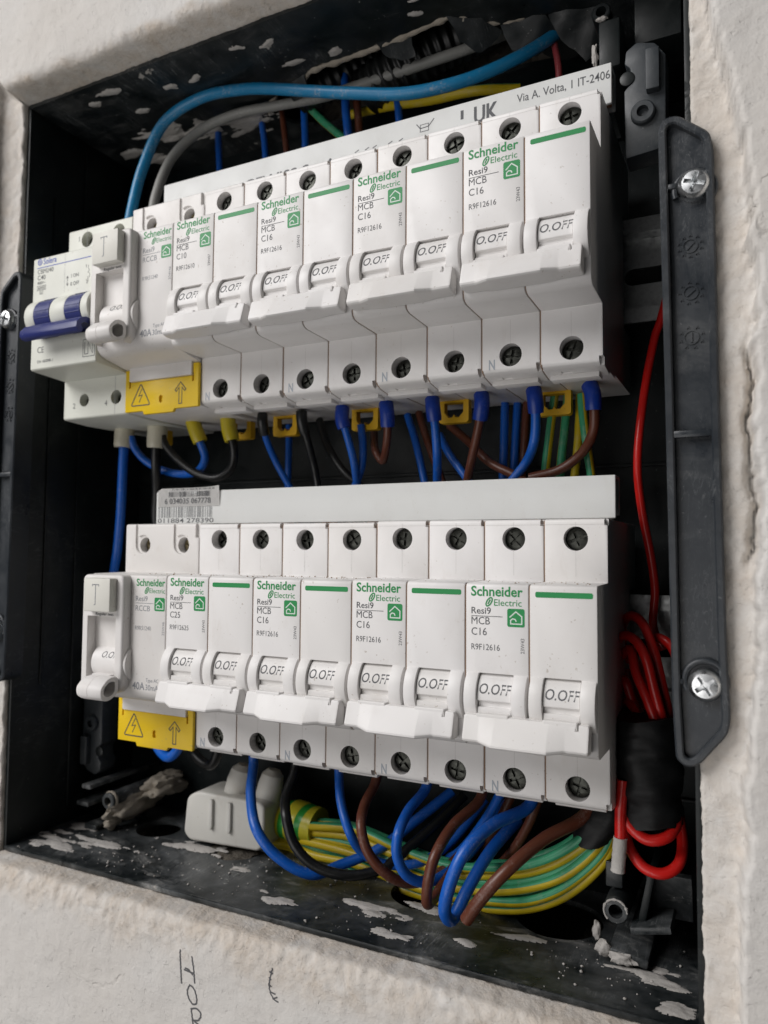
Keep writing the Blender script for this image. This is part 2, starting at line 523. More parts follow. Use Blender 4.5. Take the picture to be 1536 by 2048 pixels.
def arc(cy, cz, r, a0, a1, n):
    return [(cy + r * math.cos(math.radians(a0 + (a1 - a0) * i / n)), cz + r * math.sin(math.radians(a0 + (a1 - a0) * i / n))) for i in range(n + 1)]

# ================================================================== THE SETTING: plastered wall with the opening
XL, XR, ZB, ZT = -91.0, 167.5, -213.2, 94.0
def fbm(x, y, z, sc, oct_=5): return mnoise.fractal(Vector((x * sc, y * sc, z * sc)), .9, 2.1, oct_)
def sstep(a, b, x):
    t = min(1, max(0, (x - a) / (b - a))); return t * t * (3 - 2 * t)
def ridge_right(z):       # how far the rough strip reaches from the opening on the right jamb
    pts = [(-400, 9), (-190, 8.5), (-150, 10.5), (-110, 13.6), (-90, 14.2), (-45, 14.6), (-22, 14.0), (14, 11.8), (30, 8.5), (45, 5.2), (60, 3), (300, 2)]
    for (a, p), (b, q) in zip(pts, pts[1:]):
        if z <= b: return p + (q - p) * (z - a) / (b - a)
    return 3
def wall_mesh():
    nside = (330, 400, 330, 400)
    ds = [0.06 * k for k in range(12)] + [0.8 + .75 * k for k in range(78)]
    d = ds[-1]; st = .9
    while d < 330: st *= 1.22; d += st; ds.append(d)
    nr = 12
    V, F, RAW = [], [], []
    cols = []
    for s in range(4):
        for i in range(nside[s]): cols.append((s, i / nside[s]))
    nc = len(cols)
    for j, d in enumerate(ds):
        c = [(XL - d, ZB - d), (XR + d, ZB - d), (XR + d, ZT + d), (XL - d, ZT + d)]
        for s, t in cols:
            a, b = c[s], c[(s + 1) % 4]
            x = a[0] + (b[0] - a[0]) * t; z = a[1] + (b[1] - a[1]) * t
            dx = max(XL - x, x - XR, 0); dz = max(ZB - z, z - ZT, 0)
            ws = sstep(.35, .65, dx / (dx + dz)) if dx + dz > 1e-6 else (1.0 if s in (1, 3) else 0.0)
            n1 = fbm(x, 0, z, .09); n2 = fbm(x + 90, 3, z, .35); n3 = fbm(x, 9, z + 50, .025)
            # top and bottom: straight rough reveal with a broken arris
            edge = 1.8 + .9 * n1 + (2.2 if z < ZB else 0)
            ytb = -17.6 + (2.6 + .9 * n2) * math.exp(-max(0, d - .6) / max(.4, edge * .75)) + .5 * n3
            reach = (15 + 8 * n3) if z < ZB else 5.5 + 2.5 * n3
            rtb = 1 - sstep(reach * .35, reach, d + 2.5 * n1)
            # sides: rough ledge on which the struts lie, then the finish coat
            dr = (ridge_right(z) if x > 0 else 15) + 1.4 * n1 + .6 * n2
            k = sstep(dr - .5, dr + 1.3, d)
            ysd = -7.4 * (1 - k) - 17.0 * k + (1 - k) * (.34 * n1 + .18 * n2) + .5 * n3
            if x > 0 and -100 < z < -38:     # chiselled groove along the coat
                ysd += 5.0 * math.exp(-((d - dr + 1.2) / .8) ** 2) * sstep(-100, -90, z) * (1 - sstep(-48, -38, z))
            rsd = (1 - k) * .55 + .06
            y = ytb * (1 - ws) + ysd * ws; raw = rtb * (1 - ws) + rsd * ws
            if d < .7: # the reveal
                f = j / nr; y = 6 + (y - 6) * f; raw = max(raw, .45)
                n4 = fbm(x + 3 * y, y, z + 2 * y, .33); n5 = fbm(x, y * 1.5, z, 1.1, 3)
                inn = .35 * n1 + .45 * n4 + .12 * n5
            else: inn = (.45 * n2 + .6 * n1) * math.exp(-d / 5.0)
            y += (.16 * n1 + .07 * n2) * (1 if d > .7 else .3) + raw * (.24 * n2 + .15 * fbm(x, 5, z, 1.0, 3))
            if d >= .7: y = min(y, 1.0)
            # shift sideways a little so that no edge is straight
            if s == 0: z += inn
            elif s == 2: z -= inn
            elif s == 1: x -= inn
            else: x += inn
            V.append((x * MM, y * MM, z * MM)); RAW.append(raw)
    for j in range(len(ds) - 1):
        for i in range(nc):
            a = j * nc + i; b = j * nc + (i + 1) % nc
            F.append((a, b, b + nc, a + nc))
    me = bpy.data.meshes.new('wall'); me.from_pydata(V, [], F); me.update()
    at = me.attributes.new('raw', 'FLOAT', 'POINT'); at.data.foreach_set('value', RAW)
    for p in me.polygons: p.use_smooth = True
    return me
wall = link_mesh('wall', wall_mesh(), 'plaster')
tag(wall, 'rough off-white plastered wall around the recessed enclosure', 'wall', None, 'structure')
from mathutils.bvhtree import BVHTree
WALL_BVH = BVHTree.FromPolygons([v.co[:] for v in wall.data.vertices], [p.vertices[:] for p in wall.data.polygons])
# pencil marks on the wall below the opening (writing that runs downwards)
def pencil(name, strokes, w=.55):
    bm = bmesh.new()
    for st in strokes:
        P = spline([(x, 0, z) for x, z in st], .5)
        pts = [(p.x + .12 * math.sin(p.z * 5), p.z) for p in P]
        line(bm, pts, w, -18.75)
    for v in bm.verts: # follow the wall surface
        h = WALL_BVH.ray_cast(Vector((v.co.x * MM, -.06, v.co.z * MM)), Vector((0, 1, 0)))
        v.co.y = (h[0].y / MM if h[0] else -18) - .07
    return obj(name, bm, 'pencil', wall)
pencil('pencil_letter', [[(11.3, -223.0), (11.5, -228), (11.9, -233.8)], [(16.2, -224.0), (16.9, -227), (17.4, -232.3)], [(13.0, -229.0), (15, -229.1), (17.2, -229.2)], [(13.2, -228.4), (15, -228.6), (16.6, -229.8)]])
pencil('pencil_letter', [[(15.2, -233.6), (14.4, -235.2), (15.0, -237.6), (16.8, -239.0), (18.2, -238.2), (18.0, -235.8), (16.8, -233.9), (15.0, -233.3)]])
pencil('pencil_letter', [[(16.0, -240.4), (16.6, -243.5), (17.4, -248)], [(16.0, -240.6), (18.4, -240.0), (20.0, -241.2), (19.2, -243.2), (16.9, -244.0)], [(17.4, -244.0), (19.6, -245.0), (22.2, -247.2)]])
pencil('pencil_scribble', [[(47.0, -220.4), (46.6, -223), (46.2, -225.5), (46.6, -227.6), (48.2, -229.2), (49.6, -229.6)], [(46.2, -221.5), (47.2, -222.0)], [(45.9, -223.2), (47.0, -223.8)], [(46.0, -225.0), (46.9, -225.8)], [(46.8, -227.4), (48.6, -227.6)], [(47.6, -229.2), (49.2, -228.2)]], .45)

# ================================================================== THE ENCLOSURE
X0, X1, Z0, Z1, YF, YB = -90.0, 166.5, -212.0, 93.0, -5.5, 62.0
enc = empty('enclosure_box', (38, 62, -212))
tag(enc, 'black plastic flush enclosure splashed with plaster, set into the wall', 'enclosure')
enc_loc = Vector((38, 62, -212))
def enc_obj(name, bm, mat, parent=None, angle=32):
    bmesh.ops.translate(bm, vec=-enc_loc, verts=bm.verts)
    return obj(name, bm, mat, parent or enc, angle)
def sheet(outer, holes, fz, thick):
    """flat sheet with holes: outline in (a,b); fz maps (a,b,t) to xyz"""
    bm = bmesh.new(); edges = []
    for loop in [outer] + holes:
        vs_ = [bm.verts.new((a, b, 0)) for a, b in loop]
        for i in range(len(vs_)): edges.append(bm.edges.new((vs_[i], vs_[(i + 1) % len(vs_)])))
    bmesh.ops.triangle_fill(bm, use_beauty=True, edges=edges)
    r = bmesh.ops.extrude_face_region(bm, geom=bm.faces[:])
    ex = [g for g in r['geom'] if isinstance(g, bmesh.types.BMVert)]
    for v in ex: v.co.z = thick
    for v in bm.verts: v.co = Vector(fz(v.co.x, v.co.y, v.co.z))
    bmesh.ops.recalc_face_normals(bm, faces=bm.faces)
    return bm
def circ(cx, cy, r, n=40, jit=0.0, seed=0):
    return [(cx + r * (1 + jit * mnoise.noise((math.cos(t) * 2 + seed, math.sin(t) * 2, seed))) * math.cos(t), cy + r * (1 + jit * mnoise.noise((math.cos(t) * 2 + seed, math.sin(t) * 2, seed))) * math.sin(t)) for t in [2 * math.pi * i / n for i in range(n)]]
enc_obj('back_panel', bbox(X0 - 1.6, X1 + 1.6, YB, YB + 2, Z0 - 1.6, Z1 + 1.6, .2), 'box_dark')
enc_obj('side_panel', bbox(X0 - 1.7, X0, YF, YB - .01, Z0 + .01, Z1 - .01, .25), 'box_dark')
enc_obj('side_panel', bbox(X1, X1 + 1.7, YF + 1, YB - .01, Z0 + .01, Z1 - .01, .25), 'box_dark')
FH = [circ(-49, 37, 9.5), circ(-6, 35, 11.5, 40, .05, 2), circ(76, 33, 12, 40, .04, 3), circ(122, 37, 14, 44, .03, 4)]
enc_obj('bottom_panel', sheet([(X0 - 1.7, YF), (X1 + 1.7, YF), (X1 + 1.7, YB - .02), (X0 - 1.7, YB - .02)], FH, lambda a, b, t: (a, b, Z0 - t), 1.7), 'box_floor')
torn = [(2, 37), (7, 33), (12, 30), (17, 28.5), (22, 29), (27, 25), (36, 23), (43, 24.5), (50, 23), (55, 24), (61, 21.5), (68, 23.5), (75, 22.5), (82, 22), (89, 20.5), (93, 24), (97, 26), (100, 31), (104, 32), (111, 34.5), (118, 33.5), (126, 36.5), (134, 37), (138, 41), (140, 47), (137, 54), (139, 58), (120, 60), (100, 59), (70, 60.5), (40, 59.5), (14, 60), (8, 55), (3, 50), (1, 43)]
tj = []
for i, (a, b) in enumerate(torn):
    a2, b2 = torn[(i + 1) % len(torn)]
    for k in range(4):
        t = k / 4; p = (a + (a2 - a) * t, b + (b2 - b) * t)
        tj.append((p[0] + 1.1 * mnoise.noise((p[0] * .9, p[1] * .9, 1)), p[1] + 1.3 * mnoise.noise((p[0] * .9, p[1] * .9, 7))))
enc_obj('top_panel', sheet([(X0 - 1.7, YF), (X1 + 1.7, YF), (X1 + 1.7, YB - .02), (X0 - 1.7, YB - .02)], [tj], lambda a, b, t: (a, b, Z1 + t), 1.7), 'box_top')
# rim of the floor: thin raised lip with a groove
enc_obj('front_lip', bbox(X0 + .4, X1 - .4, YF - 1.2, YF - .02, Z0 - 1.2, Z0 + .55, .35), 'box_floor')
# ribs on the back and on the left side
for z in (58, -62, -176):
    enc_obj('rib', bbox(X0 + .1, X1 - .1, YB - 1.4, YB - .02, z - .7, z + .7, .3), 'box_dark')
for y, z0, z1 in ((8, -150, 60), (24, -205, 88)):
    enc_obj('rib', bbox(X0 + .02, X0 + .9, y - .6, y + .6, z0, z1, .3), 'box_dark')
# rough masonry visible behind the torn top panel and the knock-outs
def rough_block(x0, x1, y0, y1, z0, z1, step, amp, seed):
    """inside of a rough cavity: five faces, open towards the enclosure (one z side)"""
    bm = bmesh.new()
    def face(fn, nu, nv):
        g = [[bm.verts.new(fn(i / nu, j / nv)) for j in range(nv + 1)] for i in range(nu + 1)]
        for i in range(nu):
            for j in range(nv): bm.faces.new((g[i][j], g[i + 1][j], g[i + 1][j + 1], g[i][j + 1]))
    nx, ny, nz = [max(2, int(abs(b - a) / step)) for a, b in ((x0, x1), (y0, y1), (z0, z1))]
    L_ = lambda a, b, t: a + (b - a) * t
    face(lambda u, v: (L_(x0, x1, u), L_(y0, y1, v), z1), nx, ny)
    face(lambda u, v: (L_(x0, x1, u), y0, L_(z0, z1, v)), nx, nz)
    face(lambda u, v: (L_(x0, x1, u), y1, L_(z0, z1, v)), nx, nz)
    face(lambda u, v: (x0, L_(y0, y1, u), L_(z0, z1, v)), ny, nz)
    face(lambda u, v: (x1, L_(y0, y1, u), L_(z0, z1, v)), ny, nz)
    bmesh.ops.remove_doubles(bm, verts=bm.verts, dist=.05)
    for v in bm.verts:
        p = v.co; k = min(1, abs(p.z - z0) / 4)
        v.co = p + Vector((fbm(p.x + seed, p.y, p.z, .12), fbm(p.x, p.y + seed, p.z + 40, .12), fbm(p.x, p.y, p.z + seed, .12))) * amp * k
    return bm
cav = obj('masonry_cavity', rough_block(-8, 152, 10, 72, 94.9, 122, 3, 5, 3), 'mortar_dark', wall, 60)
for cx, cy, r in ((-49, 37, 14), (76, 33, 17), (122, 37, 19)):
    obj('masonry_cavity', rough_block(cx - r, cx + r, cy - r, cy + r, -213.9, -232, 3, 2, cx), 'mortar_dark', wall, 60)
def blob(bm, c, ex, ey, ez, seed, amp=.25, sub=3):
    r = bmesh.ops.create_icosphere(bm, subdivisions=sub, radius=1)
    for v in r['verts']:
        p = v.co.copy(); k = 1 + amp * fbm(p.x + seed, p.y, p.z, 1.3, 4) + amp * .4 * fbm(p.x, p.y + seed, p.z, 4.0, 3)
        v.co = Vector((c[0] + p.x * ex * k, c[1] + p.y * ey * k, c[2] + p.z * ez * k))
    return bm
obj('mortar_plug', blob(bmesh.new(), (-6, 35, -217.5), 13, 13, 5.5, 5, .35, 4), 'mortar_dark', wall, 60)
# plaster ridge clinging to the torn edge
path = [(-2, 42), (6, 34), (12, 30.5), (22, 29), (30, 25), (43, 24.5), (55, 24), (68, 23.5), (82, 22), (90, 21)]
P = spline([(a, b, 94.4) for a, b in path], 1.2)
me = tube_mesh('plaster_ridge', [p - enc_loc for p in P], 2.1, 10, 1.2, 3, lambda t, i: .75 + .5 * mnoise.noise((i * .31, 2, 5)))
link_mesh('plaster_ridge', me, 'lump', enc)
P = spline([(92, 23, 94), (98, 28, 94.6), (106, 33, 94), (120, 34.5, 94.5), (133, 37.5, 94), (139, 44, 94.6), (139, 54, 94)], 1.2)
me = tube_mesh('plaster_ridge', [p - enc_loc for p in P], 1.9, 10, 1.6, 4, lambda t, i: .7 + .6 * mnoise.noise((i * .37, 4, 5)))
link_mesh('plaster_ridge', me, 'lump', enc)
# torn flaps of the top panel
def flap(pts, mat='box_top'):
    bm = bmesh.new()
    vs_ = [bm.verts.new(p) for p in pts]
    bm.faces.new(vs_)
    bmesh.ops.triangulate(bm, faces=bm.faces[:])
    bmesh.ops.subdivide_edges(bm, edges=bm.edges[:], cuts=3, use_grid_fill=True)
    for v in bm.verts:
        v.co += Vector(mnoise.noise_vector(v.co * .18)) * 1.3
    bmesh.ops.solidify(bm, geom=bm.faces[:], thickness=.7)
    return enc_obj('torn_flap', bm, mat, None, 60)
flap([(88, 20, 93.6), (99, 27, 93.4), (104, 34, 92), (96, 34, 86), (90, 28, 88)])
flap([(104, 33, 93.5), (119, 34, 93.6), (124, 41, 90), (114, 43, 85), (106, 39, 88)])
flap([(120, 34, 93.6), (136, 38, 93.5), (138, 45, 86), (131, 46, 80), (124, 41, 87)])
flap([(14, 29, 93.4), (27, 25.5, 93.5), (25, 31, 88), (18, 33, 89)])
flap([(60, 22, 93.5), (74, 23, 93.4), (72, 29, 89), (63, 28, 90)])
# plaster splashes: thin ragged patches, cut out of a fine grid by a noise field
def splash(c, ax, ay, nrm, seed, thick=.5):
    nrm = Vector(nrm).normalized(); u = (Vector((1, 0, 0)) - nrm * nrm.x).normalized(); v = nrm.cross(u)
    bm = bmesh.new(); c = Vector(c); st = .42
    ax *= 1.2; ay *= 1.1; na, nb = int(ax * 1.6 / st), int(ay * 1.6 / st); vs_ = {}; fld = {}
    def field(i, j):
        if (i, j) not in fld:
            a, b_ = i * st, j * st
            a2 = a + 1.6 * mnoise.noise((a * .16 + seed, b_ * .16, 2)); b2 = b_ + 1.4 * mnoise.noise((a * .16, b_ * .16 + seed, 5))
            fld[i, j] = .72 - math.sqrt((a2 / ax) ** 2 + (b2 / ay) ** 2) * .75 + .55 * mnoise.fractal(Vector((a * .10 + seed, b_ * .26, seed)), .95, 2.3, 5)
        return fld[i, j]
    def vert(i, j):
        if (i, j) not in vs_:
            h = min(1, max(0, (field(i, j) - .18) * 2.5))
            vs_[i, j] = bm.verts.new(c + u * i * st + v * j * st + nrm * (-.03 + thick * h + .08))
        return vs_[i, j]
    for i in range(-na, na):
        for j in range(-nb, nb):
            if field(i, j) + field(i + 1, j) + field(i, j + 1) + field(i + 1, j + 1) > .88:
                bm.faces.new((vert(i, j), vert(i + 1, j), vert(i + 1, j + 1), vert(i, j + 1)))
    return enc_obj('plaster_splash', bm, 'splash', None, 60)
for i, (c, ax, ay) in enumerate([((-63, 4, Z1), 4.5, 2.6), ((-52, 1, Z1), 6, 2.0), ((-26, 8, Z1), 4.5, 2.8), ((-13, 8.5, Z1), 3.6, 2.4), ((24, 4, Z1), 5, 1.6), ((12, 1.5, Z1), 3, 1.3), ((28, 18, Z1), 5, 3), ((-48, 17, Z1), 3, 2), ((44, 19, Z1), 3, 2), ((78, 14, Z1), 3, 1.6), ((84, 8, Z1), 5, 1.2)]):
    splash(c, ax, ay, (0, 0, -1), 3.1 * i + 1)
for i, (c, ax, ay) in enumerate([((-52, 33, Z1), 15, 7), ((-36, 38, Z1), 12, 8), ((-12, 42, Z1), 15, 8), ((-78, 40, Z1), 6, 6), ((-70, 50, Z1), 8, 5)]):
    splash(c, ax, ay, (0, 0, -1), 2.9 * i + 4, 1.0)
for i, (c, ax, ay) in enumerate([((64, 14, Z0), 13, 4.5), ((78, 1.5, Z0), 13, 2.8), ((34, 6, Z0), 10, 3.0), ((82, 23, Z0), 10, 3.0), ((-22, 28, Z0), 19, 5.0), ((-74, 6, Z0), 15, 8), ((-58, 13, Z0), 14, 5), ((118, 19, Z0), 9, 3.2), ((152, 15, Z0), 10, 5), ((160, 1, Z0), 6, 5), ((-80, 24, Z0), 10, 7), ((6, 20, Z0), 6, 2.4), ((100, 8, Z0), 5, 2)]):
    splash(c, ax, ay, (0, 0, 1), 5.7 * i + 2, .6)
for i, (c, ax, ay) in enumerate([((-38, YB, 66), 13, 7), ((-10, YB, 72), 16, 6), ((-58, YB, 60), 6, 5), ((-66, YB, 46), 7, 3.5), ((-54, YB, 34), 5, 4), ((X0 + 10, YB, 30), 3, 6), ((30, YB, 78), 9, 6)]):
    splash(c, ax, ay, (0, -1, 0), 2.3 * i + 9, .8)
# crumbs lying on the floor of the enclosure
rng = random.Random(4)
bm = bmesh.new()
for k in range(700):
    x = rng.uniform(X0 + 4, X1 - 6); y = rng.uniform(YF + 1, 50)
    if any((x - a) ** 2 + (y - b) ** 2 < (c + 1.2) ** 2 for a, b, c in ((-49, 37, 9.5), (-6, 35, 11.5), (76, 33, 12), (122, 37, 14))): continue
    if fbm(x, y, 3, .04) < -.25 * rng.random(): continue
    r = rng.choice((.12, .16, .2, .3, .3, .5)) * (1.9 if rng.random() < .03 else 1)
    blob(bm, (x, y, Z0 + r * .6), r, r * rng.uniform(.6, 1.2), r * .7, k, .3, 1)
o = enc_obj('plaster_crumbs', bm, 'splash', None, 60); o['kind'] = 'stuff'
# screw bosses, guide ribs and their plaster lumps
def boss(c, r, h, d=(0, -1, 0), mat='box_dark', hole=.55):
    bm = lathe(bmesh.new(), c, d, [(0, 0), (r * 1.1, 0), (r, h - .4), (r - .4, h), (r * hole, h), (r * hole, h - 6 if h > 7 else .5), (0, h - 6 if h > 7 else .5)])
    return enc_obj('screw_boss', bm, mat)
# lower left corner: three prongs and a boss coated in plaster
enc_obj('guide_rib', bbox(-77, -72, 20, 61.5, -194.4, -192.6, .3), 'box_floor')
enc_obj('guide_rib', bbox(-81, -74, 21, 61.5, -202.2, -200.4, .3), 'box_floor')
enc_obj('guide_rib', bbox(-77, -70, 22, 61.5, -211.6, -209.6, .3), 'box_floor')
boss((-66, 61, -199.5), 3.4, 37, mat='box_floor')
bm = bmesh.new()
blob(bm, (-64.5, 38, -204), 4.6, 16, 5.4, 2, .35, 4)
blob(bm, (-58, 50, -198), 6, 11, 5, 7, .4, 4)
blob(bm, (-66, 27, -209), 2.4, 4, 2.6, 9, .4, 3)
enc_obj('plaster_lump', bm, 'lump', None, 60)
P = [Vector((-66, 26, -199.5)) + Vector((math.cos(t) * 3.1, 0, math.sin(t) * 3.1)) for t in [2 * math.pi * k / 24 for k in range(25)]]
me = tube_mesh('plaster_lump', [p - enc_loc for p in P], 1.0, 8, .4, 8, lambda t, i: .8 + .5 * mnoise.noise((i * .8, 1, 1)))
link_mesh('plaster_lump', me, 'lump', enc)
# lower right corner
boss((142.5, 60, -198.6), 3.7, 40, mat='box_floor')
bm = bbox(147, 158.5, 18, 61.5, -203.5, -201.3, .5); bmesh.ops.rotate(bm, verts=bm.verts, cent=(147, 20, -203), matrix=Matrix.Rotation(-.22, 3, 'Y')); enc_obj('guide_rib', bm, 'box_floor')
bm = bbox(148, 150.2, 22, 61.5, -201, -186, .5); bmesh.ops.rotate(bm, verts=bm.verts, cent=(147, 20, -203), matrix=Matrix.Rotation(.2, 3, 'Y')); enc_obj('guide_rib', bm, 'box_dark')
bm = bbox(150, 163, 30, 32.2, -203, -188, .5); bmesh.ops.rotate(bm, verts=bm.verts, cent=(156, 30, -196), matrix=Matrix.Rotation(.3, 3, 'X')); enc_obj('guide_rib', bm, 'box_floor')
enc_obj('guide_rib', bbox(139, 144, 24, 61.5, -193.5, -186, .5), 'box_floor')
bm = bbox(141, 152, 16, 61.5, -210.5, -207.8, .5); bmesh.ops.rotate(bm, verts=bm.verts, cent=(146, 20, -209), matrix=Matrix.Rotation(.12, 3, 'Y')); enc_obj('guide_rib', bm, 'box_floor')
bm = bmesh.new()
blob(bm, (139.5, 16.5, -208), 2.2, 1.6, 2.0, 3, .4, 3); blob(bm, (145, 15.6, -209.5), 3.4, 1.2, 1.6, 5, .5, 3)
blob(bm, (137, 20, -205), 1.2, 1.5, 2.4, 6, .4, 3)
enc_obj('plaster_lump', bm, 'splash', None, 60)
P = [Vector((142.5, 20, -198.6)) + Vector((math.cos(t) * 3.3, 0, math.sin(t) * 3.3)) for t in [2 * math.pi * k / 30 for k in range(20)]]
me = tube_mesh('plaster_lump', [p - enc_loc for p in P], .55, 8, .3, 8, lambda t, i: .6 + .7 * mnoise.noise((i * .8, 4, 1)))
link_mesh('plaster_lump', me, 'splash', enc)
# upper right corner
boss((140.6, 60, 77.5), 3.0, 40, mat='box_top')
enc_obj('guide_rib', bbox(140.5, 147, 16, 61.5, 56, 71.5, .8), 'box_dark')
enc_obj('guide_rib', bbox(150, 164, 24, 61.5, 66, 92, .8), 'box_dark')
bm = bmesh.new(); blob(bm, (141.5, 16, 72), 1.6, 1.0, .7, 3, .4, 3); blob(bm, (139.3, 16.4, 61), .9, .8, 3.6, 5, .4, 3)
enc_obj('plaster_lump', bm, 'splash', None, 60)

# ------------------------------------------------------------------ corrugated conduits entering through the torn top
def conduit(pts, r, label):
    P = spline(pts, .45)
    me = tube_mesh('corrugated_conduit', P, r, 30, 0, 1, lambda t, i: 1 + .075 * math.cos(i * .45 / 3.4 * 2 * math.pi))
    return tag(link_mesh('corrugated_conduit', me, 'conduit'), label, 'conduit', 'conduits behind the torn top panel')
conduit([(46, 42, 90), (58, 40, 93), (74, 42, 99), (90, 50, 108), (98, 58, 118)], 8.5, 'black ribbed conduit lying above the middle of the arching cables')
conduit([(122, 44, 92), (124, 47, 100), (128, 54, 112), (132, 58, 120)], 10, 'black ribbed conduit that swallows the sky blue cable at top right')
conduit([(16, 40, 95), (24, 40, 96), (36, 44, 102), (48, 52, 112)], 6.5, 'black ribbed conduit at the left end of the torn top opening')

# ================================================================== MOUNTING RAILS
def rail(zc, label):
    prof = [(40, 17.5), (41, 17.5), (41, 13.6), (47.4, 13.6), (47.4, -13.6), (41, -13.6), (41, -17.5), (40, -17.5), (40, -12.6), (46.4, -12.6), (46.4, 12.6), (40, 12.6)]
    bm = extr_x(bmesh.new(), [(y, z + zc) for y, z in prof], -84, 165)
    bm = boolean(bm, [(lambda c, k: (extr_y(c, rrect(-82 + 25 * k, -67 + 25 * k, zc - 2.8, zc + 2.8, 2.7), 44, 50), c)[1])(bmesh.new(), k) for k in range(10)])
    o = obj('mounting_rail', bm, 'rail_steel')
    return tag(o, label, 'rail', 'rails behind the breakers')
rail(0, 'galvanised steel rail ending right of the upper breaker row')
rail(-124.07, 'galvanised steel rail hidden behind the lower breaker row')

def rail_bracket(x0, y, zc, s, label):
    """moulded end support of a rail: plate, boss, raised clip block (s=1 right, -1 mirrored and turned)"""
    r = empty('rail_bracket', (x0, y, zc))
    pl = [(-5, -14.8), (6.3, -13.6), (6.6, 14), (3.6, 18.4), (-1.5, 20), (-4.6, 18), (-5, 14), (-3.4, 12.4), (-3.2, 8), (-5.2, 6)]
    pl = [(a * s, b * s) for a, b in pl]
    bm = extr_y(bmesh.new(), pl, 0, 9); bevel(bm, .6, 2)
    obj('plate', bm, 'bracket_plastic', r)
    bm = lathe(bmesh.new(), (0.2 * s, 0, -2.4 * s), (0, -1, 0), [(0, -1), (3.6, -1), (3.4, 1.4), (3.0, 1.8), (1.7, 1.8), (1.6, -.6), (0, -.6)])
    obj('screw_boss', bm, 'bracket_plastic', r)
    a, b = sorted((1.2 * s, 5.0 * s)); c, d = sorted((3.2 * s, 15.5 * s))
    obj('clip_block', bbox(a, b, -2.6, .4, c, d, .4), 'bracket_plastic', r)
    bm = lathe(bmesh.new(), (-4.2 * s, 0, 9.4 * s), (0, -1, 0), [(0, -.5), (2.1, -.5), (2.1, .25), (1.8, .4), (0, .4)])
    obj('pivot_stud', bm, 'box_dark', r)
    return tag(r, label, 'bracket', 'plastic rail brackets')
rail_bracket(154, 10, 37.5, 1, 'dark grey rail bracket with round boss at the upper right')
rail_bracket(-82, 30, -172, -1, 'dark grey rail bracket with round boss at the lower left')

# ================================================================== MOUNTING STRUTS (cover frame holders)
def offset_poly(pts, d):
    n = len(pts); out = []
    A = sum(pts[i][0] * pts[(i + 1) % n][1] - pts[(i + 1) % n][0] * pts[i][1] for i in range(n))
    sg = 1 if A > 0 else -1
    for i in range(n):
        p0, p1, p2 = Vector(pts[i - 1]), Vector(pts[i]), Vector(pts[(i + 1) % n])
        a = (p1 - p0).normalized(); b = (p2 - p1).normalized()
        na = Vector((-a.y, a.x)) * sg; nb = Vector((-b.y, b.x)) * sg
        m_ = (na + nb).normalized(); k = 1 / max(.45, m_.dot(na))
        out.append((p1.x + m_.x * d * k, p1.y + m_.y * d * k))
    return out
def fillet(pts, r, n=4):
    out = []
    for i in range(len(pts)):
        p0, p1, p2 = Vector(pts[i - 1]), Vector(pts[i]), Vector(pts[(i + 1) % len(pts)])
        a = (p0 - p1); b = (p2 - p1); q = min(r, a.length * .45, b.length * .45)
        A = p1 + a.normalized() * q; B = p1 + b.normalized() * q
        for k in range(n + 1):
            t = k / n; out.append(tuple(A * (1 - t) ** 2 + p1 * 2 * t * (1 - t) + B * t * t))
    return out
def pz_screw(name, r, mat, parent, loc, rot=0.0, h=1.6, pan=True, share=[{}]):
    key = (r, mat, pan)
    if key not in share[0]:
        pr_ = [(0, -2.5), (r * .5, -2.5), (r * .5, 0), (r, 0), (r, h * .35), (r * .93, h * .65), (r * .72, h * .9), (0, h)] if pan else [(0, -2.5), (r, -2.5), (r, h * .45), (r * .9, h * .8), (r * .6, h), (0, h)]
        bm = lathe(bmesh.new(), (0, 0, 0), (0, -1, 0), pr_, 32)
        cuts = []
        for a in (0, 90):
            c = bmesh.new(); box(c, -r * .62, r * .62, -h - 1, -h * .25, -r * .13, r * .13)
            bmesh.ops.rotate(c, verts=c.verts, cent=(0, 0, 0), matrix=Matrix.Rotation(math.radians(a), 3, 'Y')); cuts.append(c)
        c = bmesh.new(); cyl(c, (0, -h - 1, 0), (0, -h * .15, 0), r * .30, r * .16, 16); cuts.append(c)
        if not pan:
            c = bmesh.new(); box(c, -r * 1.2, r * 1.2, -h - 1, -h * .55, -r * .10, r * .10); cuts.append(c)
        bm = boolean(bm, cuts)
        me = fin(bm, name); me.materials.append(MAT[mat]); share[0][key] = me
    o = link_mesh(name, share[0][key], mat, parent)
    o.location = Vector(loc) * MM; o.rotation_euler = (0, rot, 0)
    return o
SO = [(160.3, 18.0), (161.8, 20.6), (165.2, 20.6), (172.8, 14.2), (173.6, 9.1), (173.9, -55.1), (174.6, -116.8), (175.2, -133.6), (174.6, -137.2), (168.1, -145.3), (165.3, -146.5), (162.6, -144.7), (161.9, -130.0), (161.2, -54.0)]
